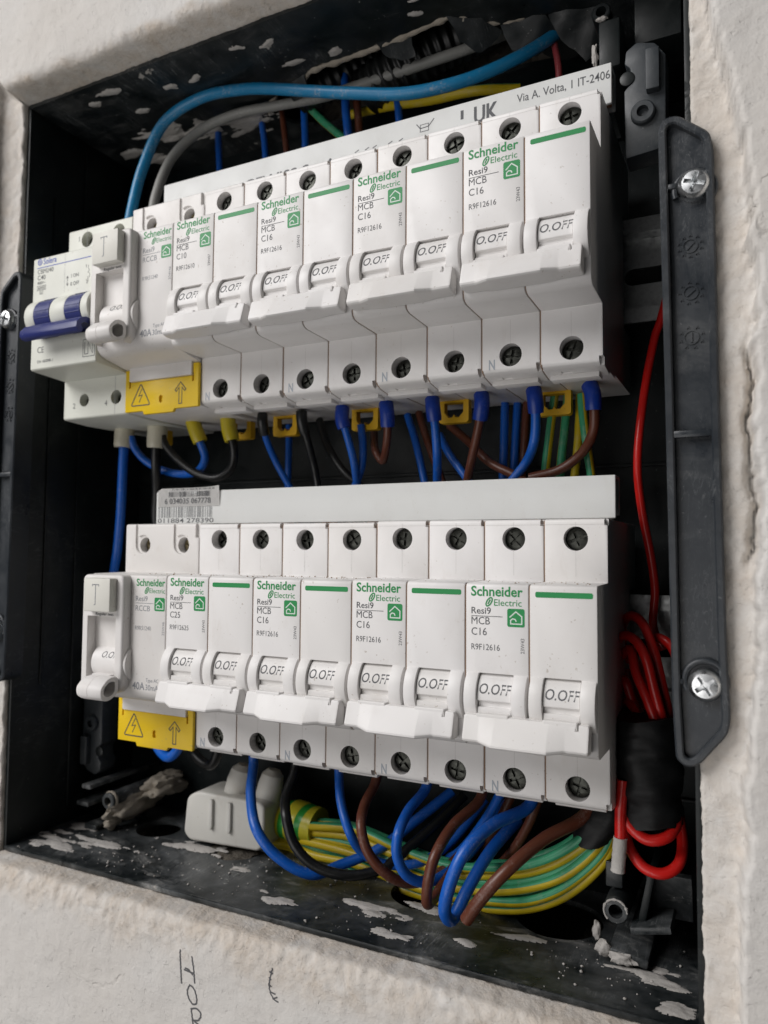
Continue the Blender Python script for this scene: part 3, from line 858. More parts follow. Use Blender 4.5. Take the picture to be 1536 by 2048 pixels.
def strut(mirror, label):
    r = empty('mounting_strut', (167.5 if not mirror else -92.5, -4, -63))
    ox = 167.5; loc = lambda x: (x - ox) * (-1 if mirror else 1)
    tr = lambda pts: [(loc(x), z + 63) for x, z in pts]
    def put(name, bm, mat='strut_plastic', bw=.35):
        for v in bm.verts: v.co.y += 4
        if bw: bevel(bm, bw, 2, 40)
        return obj(name, bm, mat, r)
    out = fillet(SO, 1.6); inn = fillet(offset_poly(SO, 2.0), 1.2)
    put('floor_plate', extr_y(bmesh.new(), tr(fillet(offset_poly(SO, .6), 1.4)), -8.6, -3.2), bw=0)
    # raised rim as a ring
    bm = bmesh.new(); n = len(out)
    o_, i_ = tr(out), tr(inn)
    rows = [[bm.verts.new((x, y, z)) for x, z in pts] for pts, y in ((o_, -2.6), (o_, -10.6), (tr(fillet(offset_poly(SO, .45), 1.5)), -11.0), (tr(fillet(offset_poly(SO, 1.6), 1.3)), -11.0), (i_, -10.6), (i_, -8.0))]
    for a, b in zip(rows, rows[1:]):
        for i in range(n): bm.faces.new((a[i], a[(i + 1) % n], b[(i + 1) % n], b[i]))
    bmesh.ops.recalc_face_normals(bm, faces=bm.faces)
    put('rim', bm, bw=0)
    put('cross_rib', bbox(*sorted((loc(162.6), loc(172.6))), -10.7, -8.4, -.9 + 0, .9, .35) , bw=0)
    for sx, sz, dz in ((168.9, 1.6, 1), (169.6, -125.9, -1)):
        # cup round the screw, half moon slot and short rib
        bm = bmesh.new()
        a0 = (150, 380) if dz > 0 else (-30, 210)
        c = [(loc(sx + 4.9 * math.cos(math.radians(t))), sz + 63 - 1.0 * dz + 4.9 * math.sin(math.radians(t))) for t in [a0[0] + (a0[1] - a0[0]) * k / 26 - (180 if dz > 0 else 0) + (0 if dz > 0 else 0) for k in range(27)]]
        P = [Vector((x, -9.4, z)) for x, z in c]
        for v in P: v.y += 4
        link_mesh('screw_cup', tube_mesh('screw_cup', P, .8, 8), 'strut_plastic', r)
        put('cross_rib', bbox(*sorted((loc(162.4), loc(164.6))), -10.5, -8.4, sz + 63 - .2, sz + 63 + 1.2, .3), bw=0)
        pz_screw('screw', 4.15, 'zinc', r, (loc(sx), -8.7 + 4, sz + 63), .3 if dz > 0 else 1.0, 3.2)
    # moulded date dials
    for zz, k, ang in ((-13.9, 10, 45), (-26.2, 9, 40), (-37.9, 8, 90)):
        bm = bmesh.new(); cx, cz = loc(167.6), zz + 63
        line(bm, [(cx + 1.75 * math.cos(t), cz + 1.75 * math.sin(t)) for t in [2 * math.pi * i / 28 for i in range(28)]], .24, 0, True)
        a = math.radians(ang)
        line(bm, [(cx - 1.3 * math.cos(a), cz - 1.3 * math.sin(a)), (cx + 1.3 * math.cos(a), cz + 1.3 * math.sin(a))], .42, 0)
        for i in range(k):
            t = 2 * math.pi * i / k + .3
            p = (cx + 2.75 * math.cos(t), cz + 2.75 * math.sin(t))
            line(bm, [(p[0] - .35, p[1] - .3), (p[0] + .05, p[1] + .35), (p[0] + .35, p[1] - .25)], .2, 0)
        for f in bm.faces[:]: pass
        rr = bmesh.ops.extrude_face_region(bm, geom=bm.faces[:])
        for g in rr['geom']:
            if isinstance(g, bmesh.types.BMVert): g.co.y = -.28
        for v in bm.verts: v.co.y += -8.58
        put('date_dial', bm, bw=0)
    return tag(r, label, 'strut', 'plastic struts beside the opening')
strut(False, 'long charcoal plastic strut with two crosshead screws at the right')
strut(True, 'charcoal plastic strut cut off by the left picture edge')

# ================================================================== BREAKERS
NY = -16.3            # front of the nose
ROWZ = {'U': 0.0, 'L': -124.07}
ROWX = {'U': 0.0, 'L': 0.9}
def pole_profile(top=40.3, ntop=22.2, nbot=None):
    return [(0.6, top), (0, top - .6), (0, ntop + .2), (-15.2, ntop), (-16.0, ntop - .35), (NY, ntop - 1.2), (NY, -20.0), (-15.9, -21.3), (-15.0, -22.1), (-13.4, -22.5), (0, -22.8),
            (0, -38.4), (.5, -39.4), (2, -40), (10.5, -41.2), (10.5, -40.2), (20, -40.2), (20, -39.2), (52, -39), (52, -19), (39, -19), (39, 19), (52, 19), (52, top)]
def guards(bm, spans, yc=-10.6, zc=-8.8, r=8.7):
    for x0, x1 in spans:
        b = extr_x(bmesh.new(), arc(yc, zc, r, 112, 250, 26), x0, x1); bevel(b, .22, 2, 40)
        me = bpy.data.meshes.new('t'); b.to_mesh(me); b.free(); bm.from_mesh(me); bpy.data.meshes.remove(me)
def cutbox(*a):
    c = bmesh.new(); box(c, *a); return c
def cutcyl(x, z, r, y0=-1, y1=9, ch=0.0):
    c = bmesh.new(); cyl(c, (x, y0, z), (x, y1, z), r, r, 32); return c
def make_pole():
    bm = extr_x(bmesh.new(), pole_profile(), .17, 17.83)
    bevel(bm, .27, 2, 35)
    bm = boolean(bm, [cutcyl(9, 34.7, 3.45), cutcyl(9, -34.7, 3.45), cutbox(4.0, 13.7, -18, -8.5, -16.4, -2.2),
                      cutbox(16.7, 19, -2, 2.4, -44, -37.8), cutbox(16.9, 19, -2, 1.8, 38.4, 42), cutbox(-2, .5, -2, 2.4, -44, -38.6),
                      cutbox(5, 8, 4, 6.2, -45, -40.2)])
    guards(bm, ((.45, 3.95), (13.75, 17.55)))
    return fin(bm, 'pole_body', 30)
def make_rotor():
    y, z = -10.6, -8.8
    bm = extr_x(bmesh.new(), arc(y, z, 7.7, 110, 184, 20) + [(y - 6.6, z - .9), (y - 6.6, z - 2.2), (y - 7.5, z - 2.2), (y - 7.5, z - 4.2), (y - 6.9, z - 4.3), (y - 6.9, z - 6.4), (y, z - 6.4)], 4.15, 13.55)
    bevel(bm, .15, 1, 40)
    return fin(bm, 'toggle', 30)
def make_off():
    bm = bmesh.new()
    text(bm, 'O.OFF', 4.5, 0, 2.75, 8.7, wrap=(-10.6, -8.8, 7.75, math.radians(10)), slant=.12, bold=.006)
    return fin(bm, 'lettering')
def end_prof(s=0.0):
    a = [(-16.5, -12.9), (-19.6, -12.9), (-20.0, -13.0), (-20.2, -13.3), (-21.9, -18.6), (-22.0, -19.1), (-21.8, -19.6), (-21.3, -20.0), (-19.6, -20.4), (-17.0, -20.4)]
    b = [(-16.5, -12.9), (-19.6, -12.9), (-20.0, -13.0), (-20.2, -13.3), (-24.0, -18.9), (-24.5, -19.5), (-24.5, -20.0), (-24.0, -20.4), (-20.4, -20.9), (-17.0, -20.9)]
    return [(p[0] + (q[0] - p[0]) * s, p[1] + (q[1] - p[1]) * s) for p, q in zip(a, b)]
def shrink(pr_, k):
    cy = sum(p[0] for p in pr_) / len(pr_); cz = sum(p[1] for p in pr_) / len(pr_)
    return [(cy + (y - cy) * k, cz + (z - cz) * k) for y, z in pr_]
def make_handle():
    bm = loft_x(bmesh.new(), [(1.1, shrink(end_prof(), .93)), (1.35, shrink(end_prof(), .985)), (1.6, end_prof()), (5.2, end_prof()), (5.7, end_prof(.06)), (9.6, end_prof(.97)), (10.1, end_prof(1)), (23.9, end_prof(1)), (24.4, end_prof(.97)), (28.2, end_prof(.06)), (28.7, end_prof()), (33.7, end_prof()), (33.95, shrink(end_prof(), .985)), (34.2, shrink(end_prof(), .93))])
    bm = boolean(bm, [cutbox(30.8, 31.7, -21.5, -17, -14.4, -11)])
    # webs joining the bar to both toggles
    for x in (4.4, 22.4):
        b = bbox(x, x + 8.9, -20.2, -15.5, -15.2, -12.4, .3)
        me = bpy.data.meshes.new('t'); b.to_mesh(me); b.free(); bm.from_mesh(me); bpy.data.meshes.remove(me)
    return fin(bm, 'tie_handle', 15)
def make_dust():
    pf = [(y + .32 if y < 30 else y - 1, (z - .3) if z > 0 else (z + .3)) for y, z in pole_profile()]
    return fin(extr_x(bmesh.new(), pf, 17.85, 18.15), 'seam_dust')
def leaf_logo(bm, cx, cz, s, y):
    """slanted open leaf ring beside the second word of the maker's mark"""
    pts = []
    for i in range(24):
        t = 2 * math.pi * i / 24
        a, c = .62 * math.cos(t), 1.0 * math.sin(t)
        pts.append((cx + (a + .45 * c) * s, cz + c * s))
    line(bm, pts, .34 * s, y, True)
    line(bm, [(cx - .30 * s, cz - .55 * s), (cx + .30 * s, cz + .55 * s)], .34 * s, y)
def house_icon(bm_g, bm_w, x0, x1, z0, z1, y):
    flat(bm_g, rrect(x0, x1, z0, z1, .55), y)
    f = lambda a, b: (x0 + (x1 - x0) * a, z0 + (z1 - z0) * b)
    line(bm_w, [f(.14, .52), f(.50, .84), f(.84, .58), f(.84, .17), f(.20, .17), f(.20, .36), f(.32, .45), f(.46, .42), f(.52, .30)], .32, y - .03)
def mcb_green():
    bm = bmesh.new(); y = NY - .04
    text(bm, 'Schneider', 1.7, 18.75, 2.55, 14.6, y, bold=.022)
    text(bm, 'Electric', 8.3, 16.15, 1.75, 7.7, y, bold=.003)
    leaf_logo(bm, 6.9, 17.15, 1.15, y)
    bw = bmesh.new(); house_icon(bm, bw, 12.0, 16.8, 10.6, 15.5, y)
    flat(bm, rrect(19.7, 34.8, 18.75, 20.25, .5), y)
    return fin(bm, 'brand_print'), fin(bw, 'house_symbol')
def mcb_ink(rating, ref, week):
    bm = bmesh.new(); y = NY - .04
    text(bm, 'Resi9', 1.8, 13.85, 1.75, 5.6, y, bold=.008)
    line(bm, [(1.8, 13.2), (10.7, 13.2)], .17, y)
    text(bm, 'MCB', 1.8, 10.95, 2.0, 5.3, y); text(bm, rating, 1.8, 8.0, 2.0, 4.4, y)
    text(bm, ref, 1.8, 4.0, 1.6, 8.1, y); text(bm, week, 16.7, 3.6, 1.0, 4.0, y, rot=90)
    b2 = bmesh.new(); b1 = bm; bm = b2
    text(bm, rating, .9, -19.7, 2.2, 5.2, y, bold=.015)
    text(bm, '6000', 8.7, -19.2, 1.5, 4.2, y); text(bm, '3', 13.7, -19.2, 1.5, None, y)
    line(bm, [(8.3, -19.6), (15.2, -19.6), (15.2, -17.3), (8.3, -17.3)], .12, y, True); line(bm, [(13.2, -19.6), (13.2, -17.3)], .12, y)
    return fin(b1, 'marking_print'), fin(b2, 'rating_print')
def make_n():
    bm = bmesh.new(); text(bm, 'N', 2.3, -38.6, 2.9, 1.9, -.04, bold=.02); return fin(bm, 'neutral_letter')
def make_seams():
    bm = bmesh.new()
    for x in (9, 27):
        line(bm, [(x, 38.2), (x, 39.5)], .09, -.03); line(bm, [(x, 24), (x, 31.2)], .09, -.03)
        line(bm, [(x, -37.9), (x, -38.3)], .09, -.03); line(bm, [(x, -24), (x, -31.2)], .09, -.03)
    line(bm, [(.6, 38.7), (35.4, 38.7)], .10, -.03)
    return fin(bm, 'moulding_line')
def make_clip():
    bm = bmesh.new()
    o_ = rrect(-5.6, 5.6, -47.2, -38, 1.0); i_ = [(-3.6, -40), (-3.6, -43.4), (-2.0, -45.2), (-.6, -45.2), (0, -44.2), (.6, -45.2), (2.0, -45.2), (3.6, -43.4), (3.6, -40)]
    bm = sheet(o_, [i_], lambda a, b, t: (a, 35.0 + t, b), 3.2)
    return fin(bm, 'rail_clip')
def make_bottom_plate():
    b = bbox(1.2, 15.6, 6.5, 11.6, -42.1, -40.6, .25)
    return fin(b, 'terminal_shutter')
POLE, ROTOR, OFFT, HANDLE = make_pole(), make_rotor(), make_off(), make_handle()
GREEN, HOUSE = mcb_green(); NLET, SEAM, CLIP, SHUT, DUST = make_n(), make_seams(), make_clip(), make_bottom_plate(), make_dust()
for me, mt in ((POLE, 'white_plastic'), (ROTOR, 'white_plastic'), (OFFT, 'ink_grey'), (HANDLE, 'white_plastic'), (GREEN, 'ink_green'), (HOUSE, 'ink_white'), (NLET, 'ink_n'), (SEAM, 'ink_seam'), (CLIP, 'clip_yellow'), (SHUT, 'white_plastic'), (DUST, 'seam_dirt')):
    me.materials.append(MAT[mt])
INKS = {}
rs = random.Random(11)
def mcb(row, i, rating, ref, week, label):
    r = empty('circuit_breaker', (ROWX[row] + 36 * i, 0, ROWZ[row]))
    # no two breakers sit perfectly flush
    r.location.y += rs.uniform(-.12, .12) * MM; r.location.z += rs.uniform(-.18, .18) * MM; r.rotation_euler.y = rs.uniform(-.0018, .0018)
    for k in (0, 1):
        p = link_mesh('pole', POLE, None, r); p.location.x = 18 * k * MM
        t = link_mesh('toggle', ROTOR, None, p); link_mesh('lettering', OFFT, None, p)
        for z in (34.7, -34.7):
            pz_screw('terminal_screw', 3.3, 'screw_dark', p, (9 + rs.uniform(-.1, .1), 3.5 + rs.uniform(-.5, .9), z + rs.uniform(-.15, .15)), rs.uniform(0, 3.1), 1.2, False)
        link_mesh('terminal_shutter', SHUT, None, p)
        if not (k == 1 and i == 3): link_mesh('seam_dust', DUST, None, p)
    link_mesh('tie_handle', HANDLE, None, r)
    link_mesh('brand_print', GREEN, None, r); link_mesh('house_symbol', HOUSE, None, r)
    key = (rating, ref, week)
    if key not in INKS:
        INKS[key] = mcb_ink(rating, ref, week)
        for me in INKS[key]: me.materials.append(MAT['ink_grey'])
    link_mesh('marking_print', INKS[key][0], None, r); link_mesh('rating_print', INKS[key][1], None, r)
    link_mesh('neutral_letter', NLET, None, r); link_mesh('moulding_line', SEAM, None, r)['kind'] = 'stuff'
    c = link_mesh('rail_clip', CLIP, None, r); c.location.x = 13.5 * MM
    return tag(r, label, 'circuit breaker', 'white two-pole circuit breakers')
mcb('U', 0, 'C10', 'R9F12610', '23W07', 'white two-pole breaker marked C10 in the upper row')
mcb('U', 1, 'C16', 'R9F12616', '23W43', 'white C16 breaker right beside the C10 breaker in the upper row')
mcb('U', 2, 'C16', 'R9F12616', '23W43', 'white C16 breaker second from the right end of the upper row')
mcb('U', 3, 'C16', 'R9F12616', '23W43', 'white C16 breaker at the right end of the upper row')
mcb('L', 0, 'C25', 'R9F12625', '23W43', 'white two-pole breaker marked C25 in the lower row')
mcb('L', 1, 'C16', 'R9F12616', '23W43', 'white C16 breaker right beside the C25 breaker in the lower row')
mcb('L', 2, 'C16', 'R9F12616', '23W43', 'white C16 breaker second from the right end of the lower row')
mcb('L', 3, 'C16', 'R9F12616', '23W43', 'white C16 breaker at the right end of the lower row')

# ------------------------------------------------------------------ residual current devices
def rccb_body():
    pf = [(0.6, 40.6), (0, 40.0), (0, 22.4), (-15.0, 22.2), (-16.0, 21.8), (NY, 20.8), (NY, -17.6), (-15.8, -19.6), (-14.2, -21.2), (-11.5, -22.2), (0, -24.2),
          (0, -39.0), (1, -40.2), (18, -40.6), (52, -39.6), (52, -19), (39, -19), (39, 19), (52, 19), (52, 40.6)]
    bm = extr_x(bmesh.new(), pf, .1, 35.6); bevel(bm, .3, 2, 35)
    cuts = [cutcyl(9.6, 32.7, 2.9, -1, 10), cutcyl(28.3, 32.7, 2.9, -1, 10)]
    for cx in (9.6, 28.3):
        c = bmesh.new(); cyl(c, (cx - .9, -1, 32.9), (cx - .9, .7, 32.9), 4.0, 3.4, 28); cuts.append(c)
        cuts.append(cutbox(cx - 4.6, cx - 2.9, -1, .7, 33.5, 42))
    cuts += [cutbox(34.0, 36.5, -1, 1.2, 35.4, 42)]
    bm = boolean(bm, cuts)
    return fin(bm, 'body', 30)
def rccb_block():
    pr_ = fillet([(.15, 22.0), (.15, -17.0), (3.5, -19.2), (17.0, -19.2), (19.8, -17.0), (19.8, 22.0)], 2.4, 5)
    bm = extr_y(bmesh.new(), pr_, -20.1, -15.6)
    fe = [e for e in bm.edges if all(abs(v.co.y + 20.1) < .01 for v in e.verts)]
    bmesh.ops.bevel(bm, geom=fe, offset=1.0, segments=4, profile=.5, affect='EDGES', clamp_overlap=True)
    bm = boolean(bm, [cutbox(3.0, 16.6, -24, -12, -21.5, 7.4)])
    b = extr_x(bmesh.new(), arc(-12.6, -9, 6.8, 0, 358, 36)[:-1], 19.0, 20.7); bevel(b, .5, 2, 50)
    me = bpy.data.meshes.new('t'); b.to_mesh(me); b.free(); bm.from_mesh(me); bpy.data.meshes.remove(me)
    return fin(bm, 'toggle_housing', 30)
def rccb_toggle():
    bm = extr_x(bmesh.new(), arc(-13.4, -9.2, 6.2, 40, 320, 34), 4.6, 16.5); bevel(bm, .2, 1, 50)
    b = bbox(6.6, 15.4, -21, -15, -16.2, -12.6, .4)
    me = bpy.data.meshes.new('t'); b.to_mesh(me); b.free(); bm.from_mesh(me); bpy.data.meshes.remove(me)
    # hollow D-shaped finger grip
    o_ = fillet([(-20.2, -12.6), (-25.0, -12.6), (-28.6, -16.2), (-28.0, -19.8), (-24.6, -20.8), (-20.2, -18.6)], 2.4, 5)
    g = loft_x(bmesh.new(), [(6.4, shrink(o_, .66)), (7.2, shrink(o_, .86)), (8.6, shrink(o_, .97)), (9.6, o_), (12.6, o_), (12.72, shrink(o_, .975)), (12.84, o_), (18.6, o_), (19.0, shrink(o_, .95))])
    hole = bmesh.new(); extr_x(hole, shrink(o_, .62), 14.5, 24)
    g = boolean(g, [hole])
    me = bpy.data.meshes.new('t'); g.to_mesh(me); g.free(); bm.from_mesh(me); bpy.data.meshes.remove(me)
    return fin(bm, 'toggle', 28)
def rccb_button():
    bm = bbox(4.3, 16.8, -23.4, -19.0, 9.2, 20.8, .45); return fin(bm, 'test_button')
def button_t():
    bm = bmesh.new(); y = -23.44
    line(bm, [(8.6, 18.0), (8.6, 18.6), (11.6, 18.6), (11.6, 18.0)], .32, y); line(bm, [(10.1, 18.6), (10.1, 11.8), (9.5, 11.5)], .32, y)
    return fin(bm, 'letter')
def rccb_shield():
    pts = [(.05, -24.2), (2.4, -24.2), (2.4, -29.0), (33.4, -29.0), (33.4, -24.4), (35.95, -24.4), (35.95, -40.6), (24.6, -40.6), (24.0, -41.8), (9.6, -41.8), (9.0, -40.4), (.05, -40.4)]
    bm = extr_y(bmesh.new(), pts, -1.5, -.1); bevel(bm, .22, 2, 40)
    c = bmesh.new(); extr_y(c, rrect(17.2, 19.0, -37.9, -35.1, .7), -4, -.6)
    c2 = cutbox(2.0, 2.8, -4, -.7, -31.2, -28); c3 = cutbox(33.0, 33.8, -4, -.7, -31.2, -28)
    return fin(boolean(bm, [c, c2, c3]), 'terminal_shield')
def rccb_lip():
    bm = bbox(2.6, 33.2, -2.3, -.1, -28.9, -22.6, .4); return fin(bm, 'lower_lip')
def shield_print():
    bm = bmesh.new(); y = -1.55
    line(bm, fillet([(3.2, -38.2), (12.8, -38.2), (8.0, -29.8)], 1.0, 4), .45, y, True)
    line(bm, [(8.6, -31.8), (7.0, -34.6), (8.8, -34.2), (7.3, -37.0)], .35, y)
    line(bm, [(25.0, -33.8), (27.6, -31.0), (30.2, -33.8), (29.6, -34.4), (28.3, -33.0), (28.3, -39.0), (26.9, -39.0), (26.9, -33.0), (25.6, -34.4)], .36, y, True)
    return fin(bm, 'warning_print')
def rccb_green():
    bm = bmesh.new(); y = NY - .04
    text(bm, 'Schneider', 22.2, 18.3, 2.4, 13.0, y, bold=.02); text(bm, 'Electric', 28.2, 15.9, 1.6, 7.0, y)
    leaf_logo(bm, 27.0, 16.75, 1.05, y)
    bw = bmesh.new(); house_icon(bm, bw, 30.6, 35.2, 9.8, 14.4, y)
    return fin(bm, 'brand_print'), fin(bw, 'house_symbol')
def rccb_ink():
    bm = bmesh.new(); y = NY - .04
    text(bm, 'Resi9', 22.0, 13.0, 1.75, 5.4, y, bold=.006); line(bm, [(22.0, 12.3), (30.2, 12.3)], .17, y)
    text(bm, 'RCCB', 22.0, 9.6, 1.9, 6.6, y); text(bm, 'R9R51240', 22.0, 3.0, 1.4, 7.2, y); text(bm, '22W46', 35.2, 1.6, .95, 4.6, y, rot=90)
    text(bm, '40A', 21.4, -17.4, 2.4, 5.6, y, bold=.02); text(bm, '30mA', 27.4, -17.4, 1.9, 5.8, y, bold=.006); text(bm, 'Type AC', 27.4, -14.6, 1.2, 5.8, y)
    line(bm, [(33.4, -17.5), (35.4, -17.5), (35.4, -15.4), (33.4, -15.4)], .12, y, True)
    return fin(bm, 'marking_print')
def rccb_off():
    bm = bmesh.new(); text(bm, 'O.OFF', 9.2, 0, 2.4, 8.2, wrap=(-13.4, -9.2, 6.25, math.radians(20)), slant=.12); return fin(bm, 'lettering')
RB = dict(body=rccb_body(), toggle_housing=rccb_block(), toggle=rccb_toggle(), test_button=rccb_button(), letter=button_t(), terminal_shield=rccb_shield(), lower_lip=rccb_lip(), warning_print=shield_print(), marking_print=rccb_ink(), lettering=rccb_off())
RB['brand_print'], RB['house_symbol'] = rccb_green()
RB['button_print'] = fin(text(bmesh.new(), 'Regular test', 7.0, 7.75, 1.0, 8.6, -20.16, bold=.01), 'button_print')
for k, mt in dict(body='rccb_plastic', toggle_housing='rccb_plastic', toggle='rccb_plastic', test_button='button_plastic', letter='ink_pale', terminal_shield='yellow_plastic', lower_lip='rccb_plastic', warning_print='ink', marking_print='ink_pale', lettering='ink_grey', brand_print='ink_green', house_symbol='ink_white', button_print='ink_grey').items():
    RB[k].materials.append(MAT[mt])
def rccb(row, label):
    r = empty('residual_current_breaker', (ROWX[row] - 36.0 + (.1 if row == 'U' else 0), 0, ROWZ[row]))
    b = link_mesh('body', RB['body'], None, r)
    for k in ('brand_print', 'house_symbol', 'marking_print'): link_mesh(k, RB[k], None, b)
    for x in (9.6, 28.3):
        pz_screw('terminal_screw', 2.75, 'screw_brass', b, (x, 4.6, 32.7), .4 + x, 1.1, False)
    h = link_mesh('toggle_housing', RB['toggle_housing'], None, r); link_mesh('button_print', RB['button_print'], None, h)
    t = link_mesh('toggle', RB['toggle'], None, r); link_mesh('lettering', RB['lettering'], None, t)
    tb = link_mesh('test_button', RB['test_button'], None, r); link_mesh('letter', RB['letter'], None, tb)
    s_ = link_mesh('terminal_shield', RB['terminal_shield'], None, r); link_mesh('warning_print', RB['warning_print'], None, s_)
    link_mesh('lower_lip', RB['lower_lip'], None, r)
    c = link_mesh('rail_clip', CLIP, None, r); c.location.x = 27 * MM
    return tag(r, label, 'breaker', 'residual current devices with test button')
rccb('U', 'residual current device with test button and yellow shield in the upper row')
rccb('L', 'residual current device with test button and yellow shield in the lower row')

# ------------------------------------------------------------------ main breaker with navy toggles
r = empty('main_breaker', (-71.3, 0, 0))
pf = [(0.5, 38.2), (0, 37.7), (0, 21.2), (-15.4, 20.9), (NY, 20.2), (NY, -23.2), (-15.9, -23.8), (0, -24.8), (0, -40.0), (.6, -40.6), (12, -41.2), (52, -40.6), (52, -19), (39, -19), (39, 19), (52, 19), (52, 38.2)]
bm = extr_x(bmesh.new(), pf, .1, 35.1); bevel(bm, .3, 2, 35)
bm = boolean(bm, [cutcyl(10.6, 33.2, 3.2), cutcyl(28.0, 33.2, 3.2), cutcyl(11.6, -33.2, 2.6), cutcyl(29, -33.4, 2.8), cutbox(6.6, 15.2, -18, -10, -12, 3.4), cutbox(23.2, 31.4, -18, -10, -12, 3.4)])
guards(bm, ((1.4, 6.5), (15.3, 23.1), (31.5, 35.0)), -13.6, -3.6, 7.4)
b = obj('body', bm, 'cream_plastic', r, 30)
for x, z in ((10.6, 33.2), (28, 33.2), (11.6, -33.2), (29, -33.4)):
    pz_screw('terminal_screw', 2.45, 'screw_dark', b, (x, 4.4, z), x, 1.1, False)
for x0, x1 in ((6.7, 15.1), (23.3, 31.3)):
    bm = extr_x(bmesh.new(), arc(-14.2, -3.6, 6.9, 80, 300, 30), x0, x1)
    o = obj('toggle', bm, 'navy_plastic', r)
    bm = bmesh.new(); text(bm, '0-OFF', x0 + 1.4, 0, 1.7, 5.8, wrap=(-14.2, -3.6, 6.94, math.radians(-8)), slant=0)
    obj('lettering', bm, 'navy_plastic', o)
    bm = bmesh.new()
    for th in (28, 8, -14):
        t = math.radians(th); y, z = -14.2 - 6.9 * math.cos(t), -3.6 + 6.9 * math.sin(t)
        box(bm, x0 + .1, x1 - .1, y - .12, y + .2, z - .12, z + .12)
    obj('grip_line', bm, 'navy_plastic', o)
hp = [(-17.5, -8.4), (-20.5, -8.0), (-23.2, -9.0), (-25.0, -11.0), (-25.2, -13.0), (-24.2, -14.2), (-22.6, -14.4), (-22.2, -13.0), (-23.2, -11.6), (-21.6, -10.2), (-19.0, -10.4), (-17.5, -11)]
bm = loft_x(bmesh.new(), [(4.4, shrink(hp, .9)), (5.0, hp), (34.4, hp), (34.8, shrink(hp, .96))])
o = obj('tie_handle', bm, 'navy_plastic', r, 40)
bm = bmesh.new()
for k in range(4):
    f = k / 3; y = -20.8 - 2.5 * f; z = -8.02 - 1.05 * f - .55 * f * f
    box(bm, 6, 33, y - .16, y + .16, z - .25, z + .14)
obj('grip_line', bm, 'navy_plastic', o)
bm = bmesh.new(); y = NY - .05
text(bm, 'Solera', 5.7, 17.7, 2.3, 7.2, y, bold=.012); line(bm, [(2.2, 16.6), (31.5, 16.6)], .32, y)
line(bm, [(3.7 + 1.1 * math.cos(t), 18.9 + 1.1 * math.sin(t)) for t in [2 * math.pi * i / 16 for i in range(16)]], .4, y, True)
line(bm, [(3.7 + .45 * math.cos(t), 18.9 + .45 * math.sin(t)) for t in [2 * math.pi * i / 12 for i in range(12)]], .3, y, True)
obj('brand_print', bm, 'ink_blue', b)
bm = bmesh.new()
text(bm, 'CBM240', 2.5, 14.2, 1.75, 8.8, y); text(bm, 'C40', 2.6, 11.8, 1.8, 4.4, y, bold=.006); text(bm, '400V~', 2.5, 10.0, 1.2, 4.6, y)
line(bm, [(2.5, 7.7), (7.3, 7.7), (7.3, 9.4), (2.5, 9.4)], .15, y, True); text(bm, '6000', 3.0, 8.0, 1.1, 3.8, y)
line(bm, [(4.1, 6.1), (5.7, 6.1), (5.7, 7.7), (4.1, 7.7)], .14, y, True); text(bm, '3', 4.5, 6.3, 1.0, None, y)
line(bm, [(19.2, 10.9), (19.2, 7.2)], .2, y); line(bm, [(18.7, 10.0), (19.2, 10.9), (19.7, 10.0)], .2, y); line(bm, [(18.7, 8.1), (19.2, 7.2), (19.7, 8.1)], .2, y)
text(bm, 'I ON', 21.2, 10.0, 1.4, 3.9, y); text(bm, '0 OFF', 20.9, 6.9, 1.4, 4.6, y)
text(bm, '1', 29.0, 12.6, 1.3, None, y); text(bm, '3', 32.0, 12.6, 1.3, None, y); text(bm, '2', 29.2, 6.6, 1.3, None, y); text(bm, '4', 32.2, 6.6, 1.3, None, y)
for q in (0, 2.6):
    line(bm, [(30.2 + q, 13.6), (30.2 + q, 12.4), (30.8 + q, 11.4), (30.0 + q, 10.8), (30.9 + q, 10.2), (30.9 + q, 8.9), (30.0 + q, 8.9), (30.2 + q, 7.0)], .16, y)
text(bm, 'CE', 3.8, -17.2, 2.3, 3.6, y); text(bm, 'EN 60898-1', 4.0, -21.2, 1.1, 8.6, y)
line(bm, [(28.6, -21.4), (34.6, -21.4), (34.6, -14.9), (28.6, -14.9)], .22, y, True)
line(bm, [(29.5, -15.8), (29.5, -20.4), (31.2, -20.4), (31.2, -15.8), (33.6, -20.4), (33.6, -15.8)], .25, y)
obj('marking_print', bm, 'ink_grey', b)['kind'] = 'stuff'
for s_, x_, z_ in (('2', 5.4, -36.2), ('4', 23.0, -36.4), ('1', 6.0, 33.0)):
    obj('terminal_number', text(bmesh.new(), s_, x_, z_, 2.1, None, -.05), 'ink_grey', b)
bm = bmesh.new()
for z0, z1, yy in ((22, 38, -.03), (-40, -25, -.03)): line(bm, [(17.5 + (11 if z0 < 0 else -6.8), z0), (17.5 + (11 if z0 < 0 else -6.8), z1)], .14, yy)
line(bm, [(17.6, 5), (17.6, 20)], .07, y)
obj('moulding_line', bm, 'ink_pale', b)['kind'] = 'stuff'
c = link_mesh('rail_clip', CLIP, None, r); c.location.x = 18 * MM
tag(r, 'cream main breaker marked C40 with navy blue toggles at the upper left', 'main breaker')

